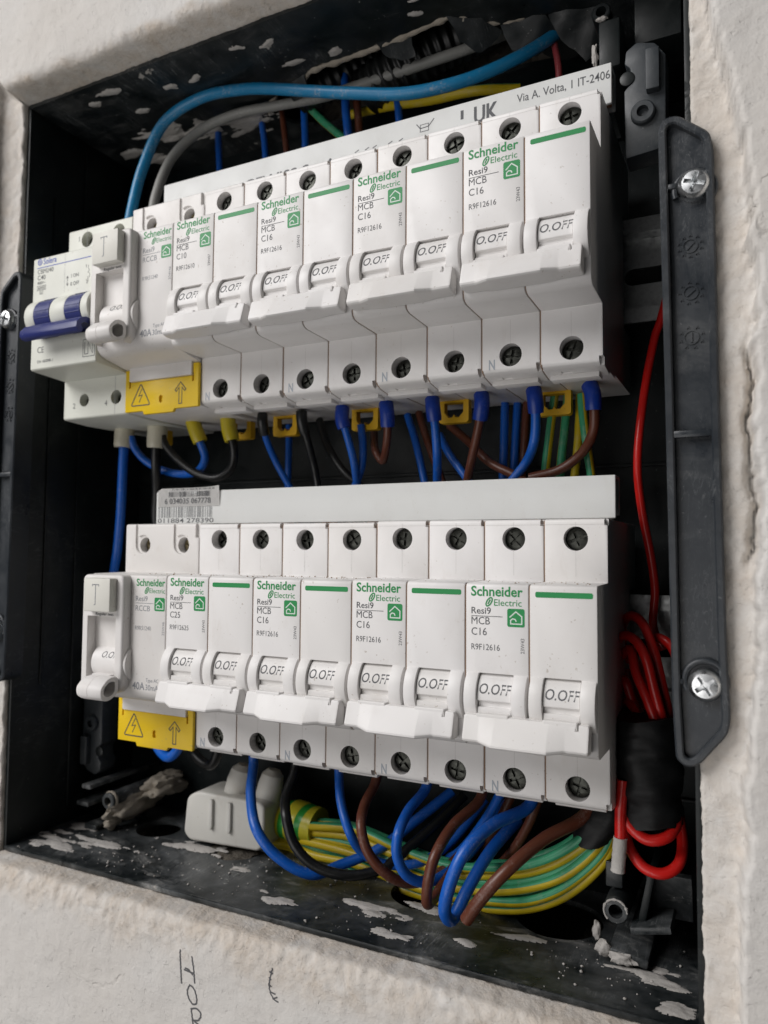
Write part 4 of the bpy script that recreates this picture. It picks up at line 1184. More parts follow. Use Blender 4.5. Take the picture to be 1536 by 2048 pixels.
# ================================================================== COMB BUSBARS
def busbar(row, label):
    z = ROWZ[row]
    r = empty('comb_busbar', (58, 10, z + 41))
    L_ = Vector((58, 10, z + 41))
    prof = [(10, 40.9), (10, 53.5), (17.4, 53.5), (17.4, 42), (16.5, 42), (16.5, 52.5), (11.1, 52.5), (11.1, 40.9)]
    bm = extr_x(bmesh.new(), [(y, a + z) for y, a in prof], -29.6, 145.3); bevel(bm, .2, 1, 40)
    bmesh.ops.translate(bm, vec=-L_, verts=bm.verts)
    h = obj('housing', bm, 'strip_plastic', r)
    bm = bbox(-28, 144.6, 13.2, 14.4, z + 42, z + 51, .1); bmesh.ops.translate(bm, vec=-L_, verts=bm.verts)
    obj('copper_bar', bm, 'copper', r)
    for k in range(10):
        bm = bbox(-28 + 18 * k + .9, -22.4 + 18 * k + .9, 12.4, 13.6, z + 35, z + 43, .1); bmesh.ops.translate(bm, vec=-L_, verts=bm.verts)
        obj('tooth', bm, 'copper', r)
    return tag(r, label, 'busbar', 'grey comb busbars'), h, L_
bu, h, L_ = busbar('U', 'pale grey comb busbar with printed address above the upper breakers')
bm = bmesh.new(); y = 9.95
text(bm, 'Via A. Volta, 1 IT-2406', 116.3, 48.6, 2.6, 28.6, y, bold=.004)
text(bm, 'UK', 102.0, 45.4, 5.4, 8.2, y, bold=.03); flat(bm, [(97.4, 48.0), (98.4, 48.0), (98.4, 51.0), (97.4, 51.0)], y)
line(bm, [(81.6, 50.4), (83.0, 48.6), (86.0, 48.8), (88.0, 51.0)], .3, y); line(bm, [(83, 47.4), (86, 47.4), (86, 49.8), (83, 49.8)], .22, y, True)
text(bm, 'GEWISS S.p.A', 10.5, 42.9, 3.6, 40, y, bold=.01)
for x in (58, 62, 65, 71, 75): line(bm, [(x, 46.2), (x + 1.6, 46.9)], .3, y)
bmesh.ops.translate(bm, vec=-L_, verts=bm.verts); obj('printing', bm, 'ink_grey', h)
bl, h, L_ = busbar('L', 'pale grey comb busbar with barcode sticker above the lower breakers')
z = ROWZ['L']
def barcode(bm, x0, x1, z0, z1, y, seed):
    rg = random.Random(seed); x = x0
    while x < x1 - .5:
        w = rg.choice((.14, .14, .26, .4)); flat(bm, [(x, z0), (x + w, z0), (x + w, z1), (x, z1)], y); x += w + rg.choice((.26, .3, .5, .7))
bm = bmesh.new()
barcode(bm, -28.4, -1.4, z + 43.4, z + 48, 9.96, 3); text(bm, '011884 278390', -28.6, z + 41.4, 1.7, 27.5, 9.96, bold=.006)
bmesh.ops.translate(bm, vec=-L_, verts=bm.verts); obj('printing', bm, 'ink_grey', h)
# sticker, lifted and curling over the top edge
bm = bmesh.new(); nx, nz = 16, 8; g = []
for i in range(nx + 1):
    row = []
    for j in range(nz + 1):
        x = -28.6 + 30.4 * i / nx; zz = 47.6 + 7.2 * j / nz
        yy = 9.85 - .25 * math.sin(i * .5) * (j / nz) - (.5 * (i / nx) ** 6 * (j / nz))
        zz += .5 * (i / nx) ** 8 * (j / nz); row.append(bm.verts.new((x + (.9 if i == 0 and j in (nz,) else 0), yy, z + zz - (.5 if (i == 0 and j == nz) else 0))))
    g.append(row)
for i in range(nx):
    for j in range(nz): bm.faces.new((g[i][j], g[i + 1][j], g[i + 1][j + 1], g[i][j + 1]))
bmesh.ops.solidify(bm, geom=bm.faces[:], thickness=.1)
bmesh.ops.translate(bm, vec=-L_, verts=bm.verts); st = obj('sticker', bm, 'sticker', bl, 60)
bm = bmesh.new(); barcode(bm, -22.8, -2.0, z + 51.4, z + 53.4, 9.5, 9); barcode(bm, -21, 0, z + 54.0, z + 54.6, 9.35, 5)
text(bm, '6 034035 067778', -25.0, z + 48.8, 2.0, 22.6, 9.5)
for v in bm.verts:
    i = (v.co.x + 28.6) / 30.4 * nx; j = (v.co.z - z - 47.6) / 7.2
    v.co.y = 9.70 - .25 * math.sin(i * .5) * j - .5 * (i / nx) ** 6 * j
bmesh.ops.translate(bm, vec=-L_, verts=bm.verts); obj('sticker_print', bm, 'ink_grey', st)

# wire centre lines in millimetres (x right, y into the wall, z up)
WIRES = [('blue_cable', 'sky', 2.2, 'thick dusty sky blue cable arching over the upper breakers', 'wires above the upper breakers', None, [(-54.2, 14.0, 32.8), (-52.2, 14.0, 42.1), (-49.8, 14.0, 52.4), (-46.5, 15.0, 66.1), (-36.6, 17.0, 85.2), (-19.0, 18.0, 91.4), (1.3, 18.0, 89.2), (25.0, 18.0, 82.8), (51.3, 18.0, 74.3), (74.5, 20.0, 69.1), (93.7, 24.0, 70.8), (111.0, 32.0, 79.2), (120.9, 42.0, 90.2), (125.8, 52.0, 101.7)]),
 ('grey_cable', 'grey', 2.0, 'thick grey cable arching just behind the sky blue cable', 'wires above the upper breakers', None, [(-41.4, 14.0, 34.8), (-40.7, 15.0, 43.5), (-40.3, 17.0, 54.9), (-36.6, 22.0, 72.7), (-27.2, 28.0, 85.0), (-12.0, 32.0, 90.2), (9.4, 34.0, 89.9), (30.9, 34.0, 87.9), (51.1, 34.0, 88.1), (71.3, 36.0, 90.0), (89.8, 40.0, 93.8), (101.3, 46.0, 99.3), (110.5, 54.0, 107.0)]),
 ('blue_wire', 'blue', 1.42, 'thin dark blue wire dropping behind the far left end of the upper comb busbar', 'wires above the upper breakers', None, [(-30.7, 44.0, 104.0), (-28.7, 42.0, 86.3), (-27.4, 42.0, 70.1)]),
 ('blue_wire', 'blue', 1.42, 'short blue wire seen between the thin dark blue wire and the leftmost brown wire', 'wires above the upper breakers', None, [(-8.9, 46.0, 98.1), (-4.3, 43.0, 80.9), (-3.3, 43.0, 68.5)]),
 ('brown_wire', 'brown', 1.33, 'leftmost thin brown wire dropping behind the upper comb busbar', 'wires above the upper breakers', None, [(1.0, 46.0, 103.3), (5.0, 43.0, 89.5), (7.6, 43.0, 71.5)]),
 ('blue_wire', 'blue', 1.52, 'blue wire beside the leftmost brown wire above the upper busbar', 'wires above the upper breakers', None, [(13.2, 44.0, 101.0), (16.0, 42.0, 88.3), (17.2, 42.0, 68.8)]),
 ('earth_wire', 'earth', 1.61, 'yellow green wire slanting down behind the upper busbar under the grey cable', 'wires above the upper breakers', None, [(4.8, 46.0, 104.5), (17.0, 43.0, 92.3), (27.4, 42.0, 81.1), (40.4, 42.0, 69.1), (49.6, 46.0, 63.1)]),
 ('blue_wire', 'blue', 1.71, 'blue wire crossing behind the sky blue cable at mid arch', 'wires above the upper breakers', None, [(33.2, 44.0, 114.6), (36.5, 40.0, 98.5), (38.1, 38.0, 84.5), (39.2, 40.0, 66.8)]),
 ('brown_wire', 'brown', 1.61, 'brown wire crossing behind the sky blue cable at mid arch', 'wires above the upper breakers', None, [(36.6, 46.0, 106.3), (40.6, 42.0, 91.2), (43.1, 42.0, 68.9)]),
 ('blue_wire', 'blue', 1.52, 'short blue wire right of the arch middle dropping behind the upper busbar', 'wires above the upper breakers', None, [(56.0, 46.0, 96.5), (59.1, 42.0, 83.1), (60.9, 42.0, 67.5)]),
 ('earth_wire', 'earth', 1.8, 'yellow green wire running sideways just above the upper busbar', 'wires above the upper breakers', None, [(33.4, 50.0, 88.1), (54.9, 44.0, 82.9), (73.7, 40.0, 78.0), (92.4, 38.0, 75.2), (107.5, 44.0, 75.2)]),
 ('red_wire', 'pinkred', 1.19, 'short dusty red wire at the top right corner of the enclosure', 'wires above the upper breakers', None, [(118.9, 46.0, 95.3), (120.9, 42.0, 85.6), (122.3, 40.0, 77.5), (122.2, 42.0, 69.6)]),
 ('blue_cable', 'blue', 2.0, 'thick blue cable dropping from the left cream ferrule to the lower row', 'wires below the upper breakers', ('cream', 9.5, 4.14), [(-63.8, 26.0, -38.9), (-64.1, 26.0, -45.4), (-64.6, 26.0, -56.3), (-66.4, 27.0, -75.9), (-69.6, 29.0, -93.3), (-76.0, 34.0, -111.1), (-60.0, 34.0, -150.0), (-50.0, 32.0, -172.0), (-36.0, 27.0, -178.0), (-27.0, 25.0, -170.0), (-26.0, 25.0, -160.0)]),
 ('blue_wire', 'blue', 1.68, 'blue wire curving under the main breaker into the left yellow ferrule', 'wires below the upper breakers', ('yellow', 9, 3.06), [(-26.0, 26.0, -40.0), (-24.2, 26.0, -44.1), (-22.0, 27.0, -49.9), (-21.7, 29.0, -54.9), (-27.3, 32.0, -59.5), (-37.9, 34.0, -60.6), (-49.7, 33.0, -58.0), (-57.1, 30.0, -53.0), (-59.8, 27.0, -47.3), (-60.6, 26.5, -43.8)]),
 ('black_cable', 'black', 2.0, 'thick black cable dropping from the right cream ferrule behind the lower busbar', 'wires below the upper breakers', ('cream', 9.5, 4.14), [(-44.9, 26.0, -39.8), (-45.2, 26.0, -46.6), (-46.4, 27.0, -57.1), (-49.8, 31.0, -68.4), (-52.2, 34.0, -82.3), (-40.0, 36.0, -110.0), (-36.0, 36.0, -150.0), (-26.0, 30.0, -174.0), (-14.0, 27.0, -178.0), (-8.0, 25.0, -168.0), (-8.0, 25.0, -160.0)]),
 ('black_wire', 'black', 1.68, 'black wire curving under the main breaker into the right yellow ferrule', 'wires below the upper breakers', ('yellow', 9, 3.06), [(-8.0, 26.0, -40.0), (-7.3, 26.0, -44.4), (-5.4, 27.0, -52.9), (-8.3, 29.0, -59.6), (-16.6, 30.0, -63.3), (-26.8, 29.0, -60.9), (-36.4, 28.0, -54.3), (-41.2, 26.5, -48.5), (-42.2, 26.0, -45.1)]),
 ('blue_wire', 'blue', 1.36, 'blue wire leaving a black ferrule under the C10 breaker', 'wires below the upper breakers', ('black', 8, 2.07), [(9.0, 26.0, -40.0), (9.7, 25.0, -42.6), (9.1, 28.0, -48.6), (10.1, 34.0, -57.9), (16.9, 36.0, -70.0)]),
 ('black_wire', 'black', 1.44, 'black wire leaving a black ferrule under the C10 breaker', 'wires below the upper breakers', ('black', 8, 2.16), [(27.0, 26.0, -40.0), (27.3, 26.0, -43.7), (27.8, 29.0, -50.6), (28.0, 34.0, -60.7), (30.4, 34.0, -71.5)]),
 ('blue_wire', 'blue', 1.44, 'blue wire from the leftmost blue ferrule under the upper row', 'wires below the upper breakers', ('blue', 8, 2.61), [(45.0, 26.0, -40.0), (45.4, 25.0, -44.4), (46.8, 26.0, -50.3), (47.5, 30.0, -59.2), (47.5, 34.0, -70.1)]),
 ('brown_wire', 'brown', 1.44, 'brown wire bending back below its blue ferrule under the upper row', 'wires below the upper breakers', ('blue', 8, 2.61), [(63.0, 26.0, -40.0), (63.9, 25.0, -42.9), (63.7, 26.0, -49.6), (61.6, 29.0, -55.4), (57.5, 34.0, -59.6), (55.0, 34.0, -56.3), (46.9, 48.0, -43.1)]),
 ('blue_wire', 'blue', 1.52, 'straight blue wire under the middle of the upper row', 'wires below the upper breakers', ('blue', 8, 2.61), [(81.0, 26.0, -40.0), (81.7, 25.0, -43.1), (82.1, 26.0, -49.1), (81.9, 28.0, -57.6), (79.4, 34.0, -69.3)]),
 ('brown_wire', 'brown', 1.52, 'brown wire leaning left under the middle of the upper row', 'wires below the upper breakers', ('blue', 8, 2.61), [(99.0, 26.0, -40.0), (99.6, 25.0, -42.8), (98.5, 26.0, -48.5), (95.7, 29.0, -56.5), (91.0, 34.0, -68.8)]),
 ('blue_wire', 'blue', 1.6, 'bright blue wire curving left under the rightmost upper breaker', 'wires below the upper breakers', ('blue', 8, 2.61), [(117.0, 26.0, -40.0), (117.7, 25.0, -42.7), (117.8, 26.0, -49.1), (116.7, 28.0, -56.2), (113.1, 32.0, -62.2), (106.5, 34.0, -69.4)]),
 ('brown_wire', 'brown', 1.6, 'brown wire sweeping left from the rightmost blue ferrule of the upper row', 'wires below the upper breakers', ('blue', 8, 2.61), [(135.0, 26.0, -40.0), (136.1, 25.0, -42.7), (136.4, 25.0, -48.3), (135.7, 27.0, -54.3), (131.3, 32.0, -60.6), (123.7, 34.0, -65.5), (113.5, 34.0, -67.9)]),
 ('blue_wire', 'blue', 1.36, 'dark blue wire hanging in the shade behind the leftmost yellow clips', 'wires below the upper breakers', None, [(8.1, 46.0, -40.7), (9.6, 44.0, -51.6), (8.9, 44.0, -69.1)]),
 ('blue_wire', 'blue', 1.44, 'dark blue wire paired behind the leftmost blue ferrule wire', 'wires below the upper breakers', None, [(48.6, 34.0, -45.5), (49.5, 34.0, -53.1), (49.1, 34.0, -60.7), (45.2, 34.0, -71.0)]),
 ('black_wire', 'black', 1.52, 'black wire sagging deep behind the C16 breaker next to the C10 breaker', 'wires below the upper breakers', None, [(24.3, 44.0, -40.2), (30.4, 40.0, -51.2), (39.6, 38.0, -62.7), (49.5, 40.0, -70.6)]),
 ('blue_wire', 'blue', 1.44, 'dark blue wire leaning right in the shade below the upper row middle', 'wires below the upper breakers', None, [(62.4, 46.0, -40.7), (67.4, 42.0, -51.2), (72.8, 40.0, -69.5)]),
 ('brown_wire', 'brown', 1.44, 'dark brown wire leaning right in the shade below the upper row middle', 'wires below the upper breakers', None, [(66.3, 48.0, -39.7), (71.6, 44.0, -51.2), (79.5, 42.0, -70.5)]),
 ('blue_wire', 'blue', 1.44, 'blue wire slanting right beside the straight blue wire below the upper row', 'wires below the upper breakers', None, [(78.3, 40.0, -50.3), (83.8, 36.0, -58.5), (91.2, 34.0, -67.9), (93.2, 36.0, -72.2)]),
 ('brown_wire', 'brown', 1.52, 'brown wire crossing low behind the leaning brown wire', 'wires below the upper breakers', None, [(80.6, 44.0, -46.1), (89.9, 40.0, -53.8), (98.8, 36.0, -61.9), (110.0, 34.0, -67.8), (116.4, 36.0, -72.9)]),
 ('blue_wire', 'blue', 1.44, 'left one of two vertical dark blue wires left of the earth wires', 'wires below the upper breakers', None, [(100.5, 48.0, -35.9), (100.7, 46.0, -47.2), (99.9, 46.0, -71.7)]),
 ('blue_wire', 'blue', 1.44, 'right one of two vertical dark blue wires left of the earth wires', 'wires below the upper breakers', None, [(104.6, 50.0, -35.8), (104.6, 48.0, -47.2), (103.4, 48.0, -71.6)]),
 ('brown_wire', 'brown', 1.36, 'dark brown vertical wire between the blue wires and the earth wires', 'wires below the upper breakers', None, [(108.1, 50.0, -36.2), (107.9, 48.0, -47.4), (106.4, 48.0, -71.7)]),
 ('earth_wire', 'earth', 1.44, 'leftmost yellow green wire below the rightmost upper breaker', 'wires below the upper breakers', None, [(120.7, 40.0, -39.2), (119.7, 38.0, -49.8), (116.7, 38.0, -71.9)]),
 ('earth_wire', 'earth', 1.44, 'second yellow green wire below the rightmost upper breaker', 'wires below the upper breakers', None, [(124.3, 42.0, -39.1), (124.0, 40.0, -49.8), (121.9, 40.0, -71.9)]),
 ('earth_wire', 'earth', 1.44, 'third yellow green wire below the rightmost upper breaker', 'wires below the upper breakers', None, [(128.3, 44.0, -39.1), (128.3, 42.0, -49.8), (126.2, 42.0, -71.9)]),
 ('earth_wire', 'earth', 1.44, 'rightmost yellow green wire below the rightmost upper breaker', 'wires below the upper breakers', None, [(130.1, 38.0, -40.4), (131.2, 36.0, -51.0), (133.4, 38.0, -72.4)]),
 ('blue_wire', 'blue', 1.87, 'leftmost blue wire looping below the lower breakers', 'wires below the lower breakers', None, [(9.0, 24.0, -160.0), (8.7, 24.0, -174.2), (12.7, 17.0, -183.2), (20.9, 10.0, -192.3), (28.6, 12.0, -200.6), (39.4, 18.0, -206.9), (46.0, 26.0, -205.5), (57.9, 34.0, -200.3), (68.1, 42.0, -191.4), (79.6, 50.0, -180.8)]),
 ('black_wire', 'black', 1.78, 'black wire looping just right of the leftmost blue loop', 'wires below the lower breakers', None, [(27.0, 24.0, -160.0), (27.6, 24.0, -173.0), (27.8, 18.0, -181.3), (32.4, 11.0, -185.5), (35.8, 11.0, -194.3), (42.4, 13.0, -201.1), (53.1, 17.0, -204.2), (63.0, 24.0, -202.9), (70.3, 33.0, -196.9), (78.0, 42.0, -189.4), (84.5, 50.0, -181.9)]),
 ('blue_wire', 'blue', 1.61, 'second blue wire from the left below the lower breakers', 'wires below the lower breakers', None, [(45.0, 24.0, -160.0), (46.1, 24.0, -173.2), (49.8, 19.0, -180.0), (55.4, 15.0, -188.1), (57.6, 20.0, -196.4), (63.9, 26.0, -201.6), (74.6, 32.0, -201.2), (82.6, 40.0, -195.9), (92.2, 50.0, -182.5)]),
 ('brown_wire', 'brown', 1.7, 'leftmost brown wire looping below the lower breakers', 'wires below the lower breakers', None, [(63.0, 24.0, -160.0), (61.2, 24.0, -173.3), (60.9, 16.0, -179.2), (63.4, 9.0, -184.0), (66.2, 9.0, -191.5), (71.2, 12.0, -198.1), (76.2, 18.0, -202.4), (82.7, 26.0, -201.9), (89.7, 36.0, -195.8), (96.6, 48.0, -185.7)]),
 ('blue_wire', 'blue', 1.7, 'blue wire bending tightly just right of the leftmost brown loop', 'wires below the lower breakers', None, [(81.0, 24.0, -160.0), (80.3, 24.0, -172.2), (77.9, 15.0, -177.9), (77.8, 7.0, -183.3), (77.5, 7.0, -189.9), (79.8, 10.0, -196.8), (84.2, 16.0, -200.1), (89.0, 26.0, -198.7), (95.1, 36.0, -191.5), (101.2, 48.0, -181.5)]),
 ('brown_wire', 'brown', 1.7, 'brown wire hanging below the middle of the lower row with a chipped tip', 'wires below the lower breakers', None, [(99.0, 24.0, -160.0), (99.6, 24.0, -172.4), (94.0, 13.0, -179.4), (91.8, 3.0, -186.3), (90.0, 2.0, -193.8), (88.4, 5.0, -201.4), (87.8, 12.0, -202.6), (89.0, 26.0, -198.2), (93.7, 40.0, -189.7)]),
 ('blue_wire', 'blue', 1.95, 'bright blue wire folded into a sharp bend at the bottom of the enclosure', 'wires below the lower breakers', None, [(117.0, 24.0, -160.0), (115.9, 24.0, -172.8), (107.5, 12.0, -176.9), (102.2, 2.0, -182.4), (98.6, -1.0, -190.9), (95.9, 1.0, -200.5), (96.2, 6.0, -204.9), (98.5, 12.0, -198.9), (102.5, 22.0, -190.3), (108.3, 36.0, -182.7)]),
 ('brown_wire', 'brown', 1.95, 'thick brown wire slanting down left to a cut end near the enclosure lip', 'wires below the lower breakers', None, [(135.0, 24.0, -160.0), (133.8, 24.0, -172.2), (122.7, 13.0, -179.1), (115.3, 2.0, -185.3), (108.2, -1.0, -194.0), (103.3, 0.0, -201.4)]),
 ('brown_wire', 'brown', 1.53, 'thin dark brown wire in the shade behind the folded blue wire', 'wires below the lower breakers', None, [(118.6, 26.0, -170.2), (113.5, 28.0, -182.5), (105.2, 32.0, -194.9), (91.9, 40.0, -207.0)]),
 ('blue_wire', 'blue', 1.53, 'dark blue wire in the shade behind the hanging brown wire', 'wires below the lower breakers', None, [(107.4, 24.0, -168.9), (99.6, 28.0, -181.6), (87.0, 36.0, -197.2), (73.3, 44.0, -206.8)]),
 ('brown_wire', 'brown', 1.53, 'dark brown wire just left of the thin dark brown wire', 'wires below the lower breakers', None, [(108.1, 34.0, -172.3), (100.5, 36.0, -187.3), (89.4, 42.0, -203.1), (79.5, 48.0, -212.4)])]
RED = {'lead': [(157.9, 34.0, -11.0), (155.2, 34.0, -21.0), (154.3, 34.0, -23.3), (151.2, 32.0, -40.3), (149.3, 30.0, -57.9), (148.9, 30.0, -68.9), (149.8, 32.0, -81.3), (151.7, 34.0, -93.8), (153.0, 34.0, -104.6), (152.7, 34.0, -117.0), (155.7, 34.0, -123.0)], 'loops': [[(143.9, 30.0, -123.3), (144.2, 28.0, -115.4), (147.2, 24.0, -112.1), (150.9, 20.0, -113.7), (154.0, 18.0, -120.6), (156.6, 18.0, -131.9), (158.9, 20.0, -144.8), (159.3, 22.0, -157.4)], [(142.0, 28.0, -127.8), (142.7, 24.0, -121.2), (145.7, 18.0, -117.8), (149.4, 14.0, -118.3), (152.4, 12.0, -122.2), (154.9, 12.0, -131.8), (157.5, 14.0, -143.8), (158.2, 16.0, -156.0)], [(144.6, 24.0, -124.1), (148.0, 18.0, -121.7), (149.9, 14.0, -127.6), (153.6, 12.0, -136.1), (156.0, 12.0, -144.2), (156.0, 14.0, -157.1)], [(152.1, 28.0, -120.3), (154.6, 24.0, -118.4), (158.4, 22.0, -120.1), (161.0, 22.0, -127.1), (160.9, 24.0, -140.4)], [(143.1, 24.0, -133.2), (145.3, 22.0, -131.3), (147.5, 22.0, -137.0), (151.1, 22.0, -143.9), (153.1, 22.0, -158.2)], [(144.4, 30.0, -129.4), (147.3, 28.0, -136.5), (150.7, 26.0, -141.8), (153.6, 24.0, -154.3)], [(146.2, 26.0, -125.4), (149.6, 20.0, -126.2), (151.9, 17.0, -131.4), (154.9, 16.0, -139.5), (156.4, 17.0, -152.2)], [(143.4, 26.0, -141.1), (146.4, 22.0, -137.8), (149.5, 19.0, -140.6), (151.6, 18.0, -147.4)], [(150.8, 26.0, -126.9), (153.6, 22.0, -129.1), (155.9, 20.0, -135.9), (158.0, 20.0, -145.7)]], 'low': [[(146.2, 16.0, -156.2), (145.8, 12.0, -163.6), (148.1, 10.0, -169.3), (153.1, 9.0, -172.4), (157.8, 10.0, -171.4), (160.1, 14.0, -168.9), (159.6, 20.0, -163.8)], [(147.3, 20.0, -157.0), (146.1, 16.0, -167.6), (147.4, 14.0, -176.6), (151.7, 12.0, -181.3), (156.6, 12.0, -182.1), (160.3, 14.0, -180.0), (161.4, 18.0, -176.2), (160.4, 22.0, -169.9), (159.0, 24.0, -163.6)], [(148.6, 24.0, -159.3), (149.5, 20.0, -166.8), (151.6, 18.0, -170.1), (154.3, 18.0, -170.4), (156.0, 20.0, -165.8)]], 'tail': [(146.6, 10.0, -157.4), (146.0, 9.0, -165.5), (145.8, 9.0, -173.8), (145.1, 9.0, -181.9)], 'tape': [(151.9, 16.0, -140.1), (152.1, 16.0, -146.9), (152.3, 17.0, -155.6), (152.6, 17.0, -164.0), (153.1, 17.0, -169.6)]}
EARTH = [[(0.6, 44.0, -206.5), (11.5, 44.0, -202.8), (25.5, 42.0, -198.9), (44.4, 40.0, -197.0), (64.0, 38.0, -199.3), (82.7, 35.0, -200.5), (99.1, 32.0, -197.7), (114.5, 29.0, -191.8), (126.0, 28.0, -185.1), (134.7, 27.0, -176.4), (137.8, 27.0, -170.6), (139.9, 30.0, -165.1)], [(1.7, 42.5, -206.4), (13.1, 41.5, -202.4), (28.6, 37.0, -198.3), (47.1, 35.0, -195.9), (66.4, 33.0, -198.8), (84.7, 30.0, -199.5), (100.8, 27.0, -196.4), (115.8, 24.0, -191.4), (127.1, 23.0, -184.4), (135.6, 24.0, -176.3), (138.3, 25.5, -170.9), (140.0, 30.0, -165.3)], [(0.0, 44.9, -207.9), (10.5, 45.5, -204.9), (23.7, 45.0, -202.3), (42.8, 43.0, -201.2), (62.6, 41.0, -202.9), (81.5, 38.0, -204.1), (98.1, 35.0, -201.5), (113.6, 32.0, -195.5), (125.3, 31.0, -188.8), (134.9, 28.8, -178.8), (138.1, 27.9, -172.3), (140.0, 30.0, -165.6)], [(1.3, 43.1, -207.6), (12.5, 42.5, -204.3), (27.4, 39.0, -201.3), (46.0, 37.0, -199.6), (65.4, 35.0, -202.0), (83.9, 32.0, -202.6), (100.2, 29.0, -199.7), (115.3, 26.0, -194.6), (126.6, 25.0, -187.7), (135.9, 25.2, -178.5), (138.7, 26.1, -172.5), (140.1, 30.0, -165.8)], [(-0.2, 45.2, -209.0), (10.2, 46.0, -206.6), (23.2, 46.0, -205.0), (42.3, 44.0, -204.5), (62.2, 42.0, -205.7), (81.1, 39.0, -206.9), (97.8, 36.0, -204.4), (113.3, 33.0, -198.4), (125.0, 32.0, -191.8), (135.3, 29.4, -180.9), (138.6, 28.2, -173.9), (140.2, 30.0, -166.1)], [(1.1, 43.4, -208.7), (12.2, 43.0, -206.0), (26.8, 40.0, -204.3), (45.5, 38.0, -202.5), (65.0, 36.0, -205.0), (83.5, 33.0, -205.3), (99.8, 30.0, -202.3), (115.0, 27.0, -197.7), (126.4, 26.0, -190.7), (136.3, 25.8, -180.5), (139.2, 26.4, -174.0), (140.3, 30.0, -166.3)], [(0.3, 44.6, -209.8), (10.9, 45.0, -207.6), (24.4, 44.0, -206.9), (43.4, 42.0, -206.0), (63.1, 40.0, -207.7), (81.9, 37.0, -208.3), (98.5, 34.0, -205.6), (113.9, 31.0, -200.4), (125.5, 30.0, -193.6), (136.1, 28.2, -182.2), (139.3, 27.6, -175.1), (140.4, 30.0, -166.5)], [(1.5, 42.8, -209.5), (12.9, 42.0, -207.0), (28.1, 38.0, -205.2), (46.6, 36.0, -204.8), (65.9, 34.0, -206.1), (84.3, 31.0, -206.7), (100.5, 28.0, -204.2), (115.5, 25.0, -198.9), (126.8, 24.0, -192.4), (137.0, 24.6, -181.8), (139.9, 25.8, -175.2), (140.5, 30.0, -166.8)], [(0.7, 44.0, -210.5), (11.6, 44.0, -208.6), (25.7, 42.0, -208.6), (44.5, 40.0, -207.6), (64.1, 38.0, -209.5), (82.7, 35.0, -209.7), (99.1, 32.0, -206.8), (114.4, 29.0, -202.3), (125.9, 28.0, -195.3), (136.9, 27.0, -183.6), (139.9, 27.0, -176.3), (140.6, 30.0, -167.0)], [(0.1, 44.9, -211.4), (10.6, 45.5, -210.0), (23.8, 45.0, -210.5), (42.9, 43.0, -210.9), (62.7, 41.0, -211.6), (81.6, 38.0, -212.3), (98.1, 35.0, -209.9), (113.6, 32.0, -204.4), (125.2, 31.0, -197.9), (136.8, 28.8, -185.1), (140.0, 27.9, -177.3), (140.7, 30.0, -167.3)], [(1.4, 43.1, -211.1), (12.6, 42.5, -209.4), (27.5, 39.0, -209.6), (46.1, 37.0, -208.9), (65.5, 35.0, -210.6), (83.9, 32.0, -210.6), (100.2, 29.0, -207.8), (115.2, 26.0, -203.4), (126.6, 25.0, -196.6), (137.7, 25.2, -184.7), (140.6, 26.1, -177.4), (140.8, 30.0, -167.5)], [(-0.1, 45.2, -212.5), (10.3, 46.0, -211.7), (23.3, 46.0, -214.2), (42.3, 44.0, -213.3), (62.3, 42.0, -215.3), (81.2, 39.0, -215.1), (97.8, 36.0, -212.1), (113.3, 33.0, -208.1), (125.0, 32.0, -200.9), (137.2, 29.4, -187.2), (140.5, 28.2, -178.8), (140.9, 30.0, -167.7)], [(1.0, 43.7, -212.3), (12.0, 43.5, -211.3), (26.3, 41.0, -212.6), (45.1, 39.0, -212.7), (64.6, 37.0, -213.8), (83.2, 34.0, -213.8), (99.5, 31.0, -211.2), (114.7, 28.0, -206.7), (126.1, 27.0, -200.0), (138.0, 26.4, -186.9), (141.0, 26.7, -179.0), (141.0, 30.0, -168.0)]]

# ================================================================== WIRES
erot = ['earth', 'earth_b', 'earth_c']
for k, (name, col, rad, label, group, ferr, pts) in enumerate(WIRES):
    P = spline(pts, 1.1)
    me = tube_mesh(name, P, rad, 14, .45, k, lambda t, i: 1 + .025 * mnoise.noise((i * .11, k, 0)), .0)
    mt = erot[k % 3] if col == 'earth' else col
    o = tag(link_mesh(name, me, mt), label, 'cable' if name.endswith('cable') else 'wire', group)
    if ferr:
        fc, fl, fr = ferr
        acc = 0; Q = [P[0]]
        for a, b in zip(P, P[1:]):
            acc += (b - a).length; Q.append(b)
            if acc > fl: break
        fme = tube_mesh('ferrule', Q, fr, 22, 0, 0, lambda t, i: 1.0 if t < .96 else .94)
        link_mesh('ferrule', fme, 'fer_' + fc, o)

# hank of red wire bound with black tape
r = empty('red_wire_hank', (152, 20, -170)); HL = Vector((152, 20, -170))
def part_tube(name, pts, rad, mat, parent, off, n=14, wob=.3, seed=0, rf=None, step=1.0):
    P = [p - off for p in spline(pts, step)]
    return link_mesh(name, tube_mesh(name, P, rad, n, wob, seed, rf), mat, parent)
part_tube('lead_wire', RED['lead'], 1.3, 'red', r, HL)
for i, l in enumerate(RED['loops']): part_tube('wire_loop', l, 1.4, 'red', r, HL, seed=i)
for i, l in enumerate(RED['low']): part_tube('wire_loop', l, 1.55, 'red', r, HL, seed=i + 9)
t_ = part_tube('wire_end', RED['tail'], 1.6, 'red', r, HL, wob=.1)
P = RED['tail']
a, b = Vector(P[-2]), Vector(P[-1]); mid = a - (b - a) * .1
part_tube('plaster_coat', [mid, (mid + b) / 2, b + (b - a).normalized() * .5], 2.0, 'splash', t_, HL, 14, .1, 3, lambda t, i: .97 + .12 * mnoise.noise((i * .7, 3, 1)), .6)
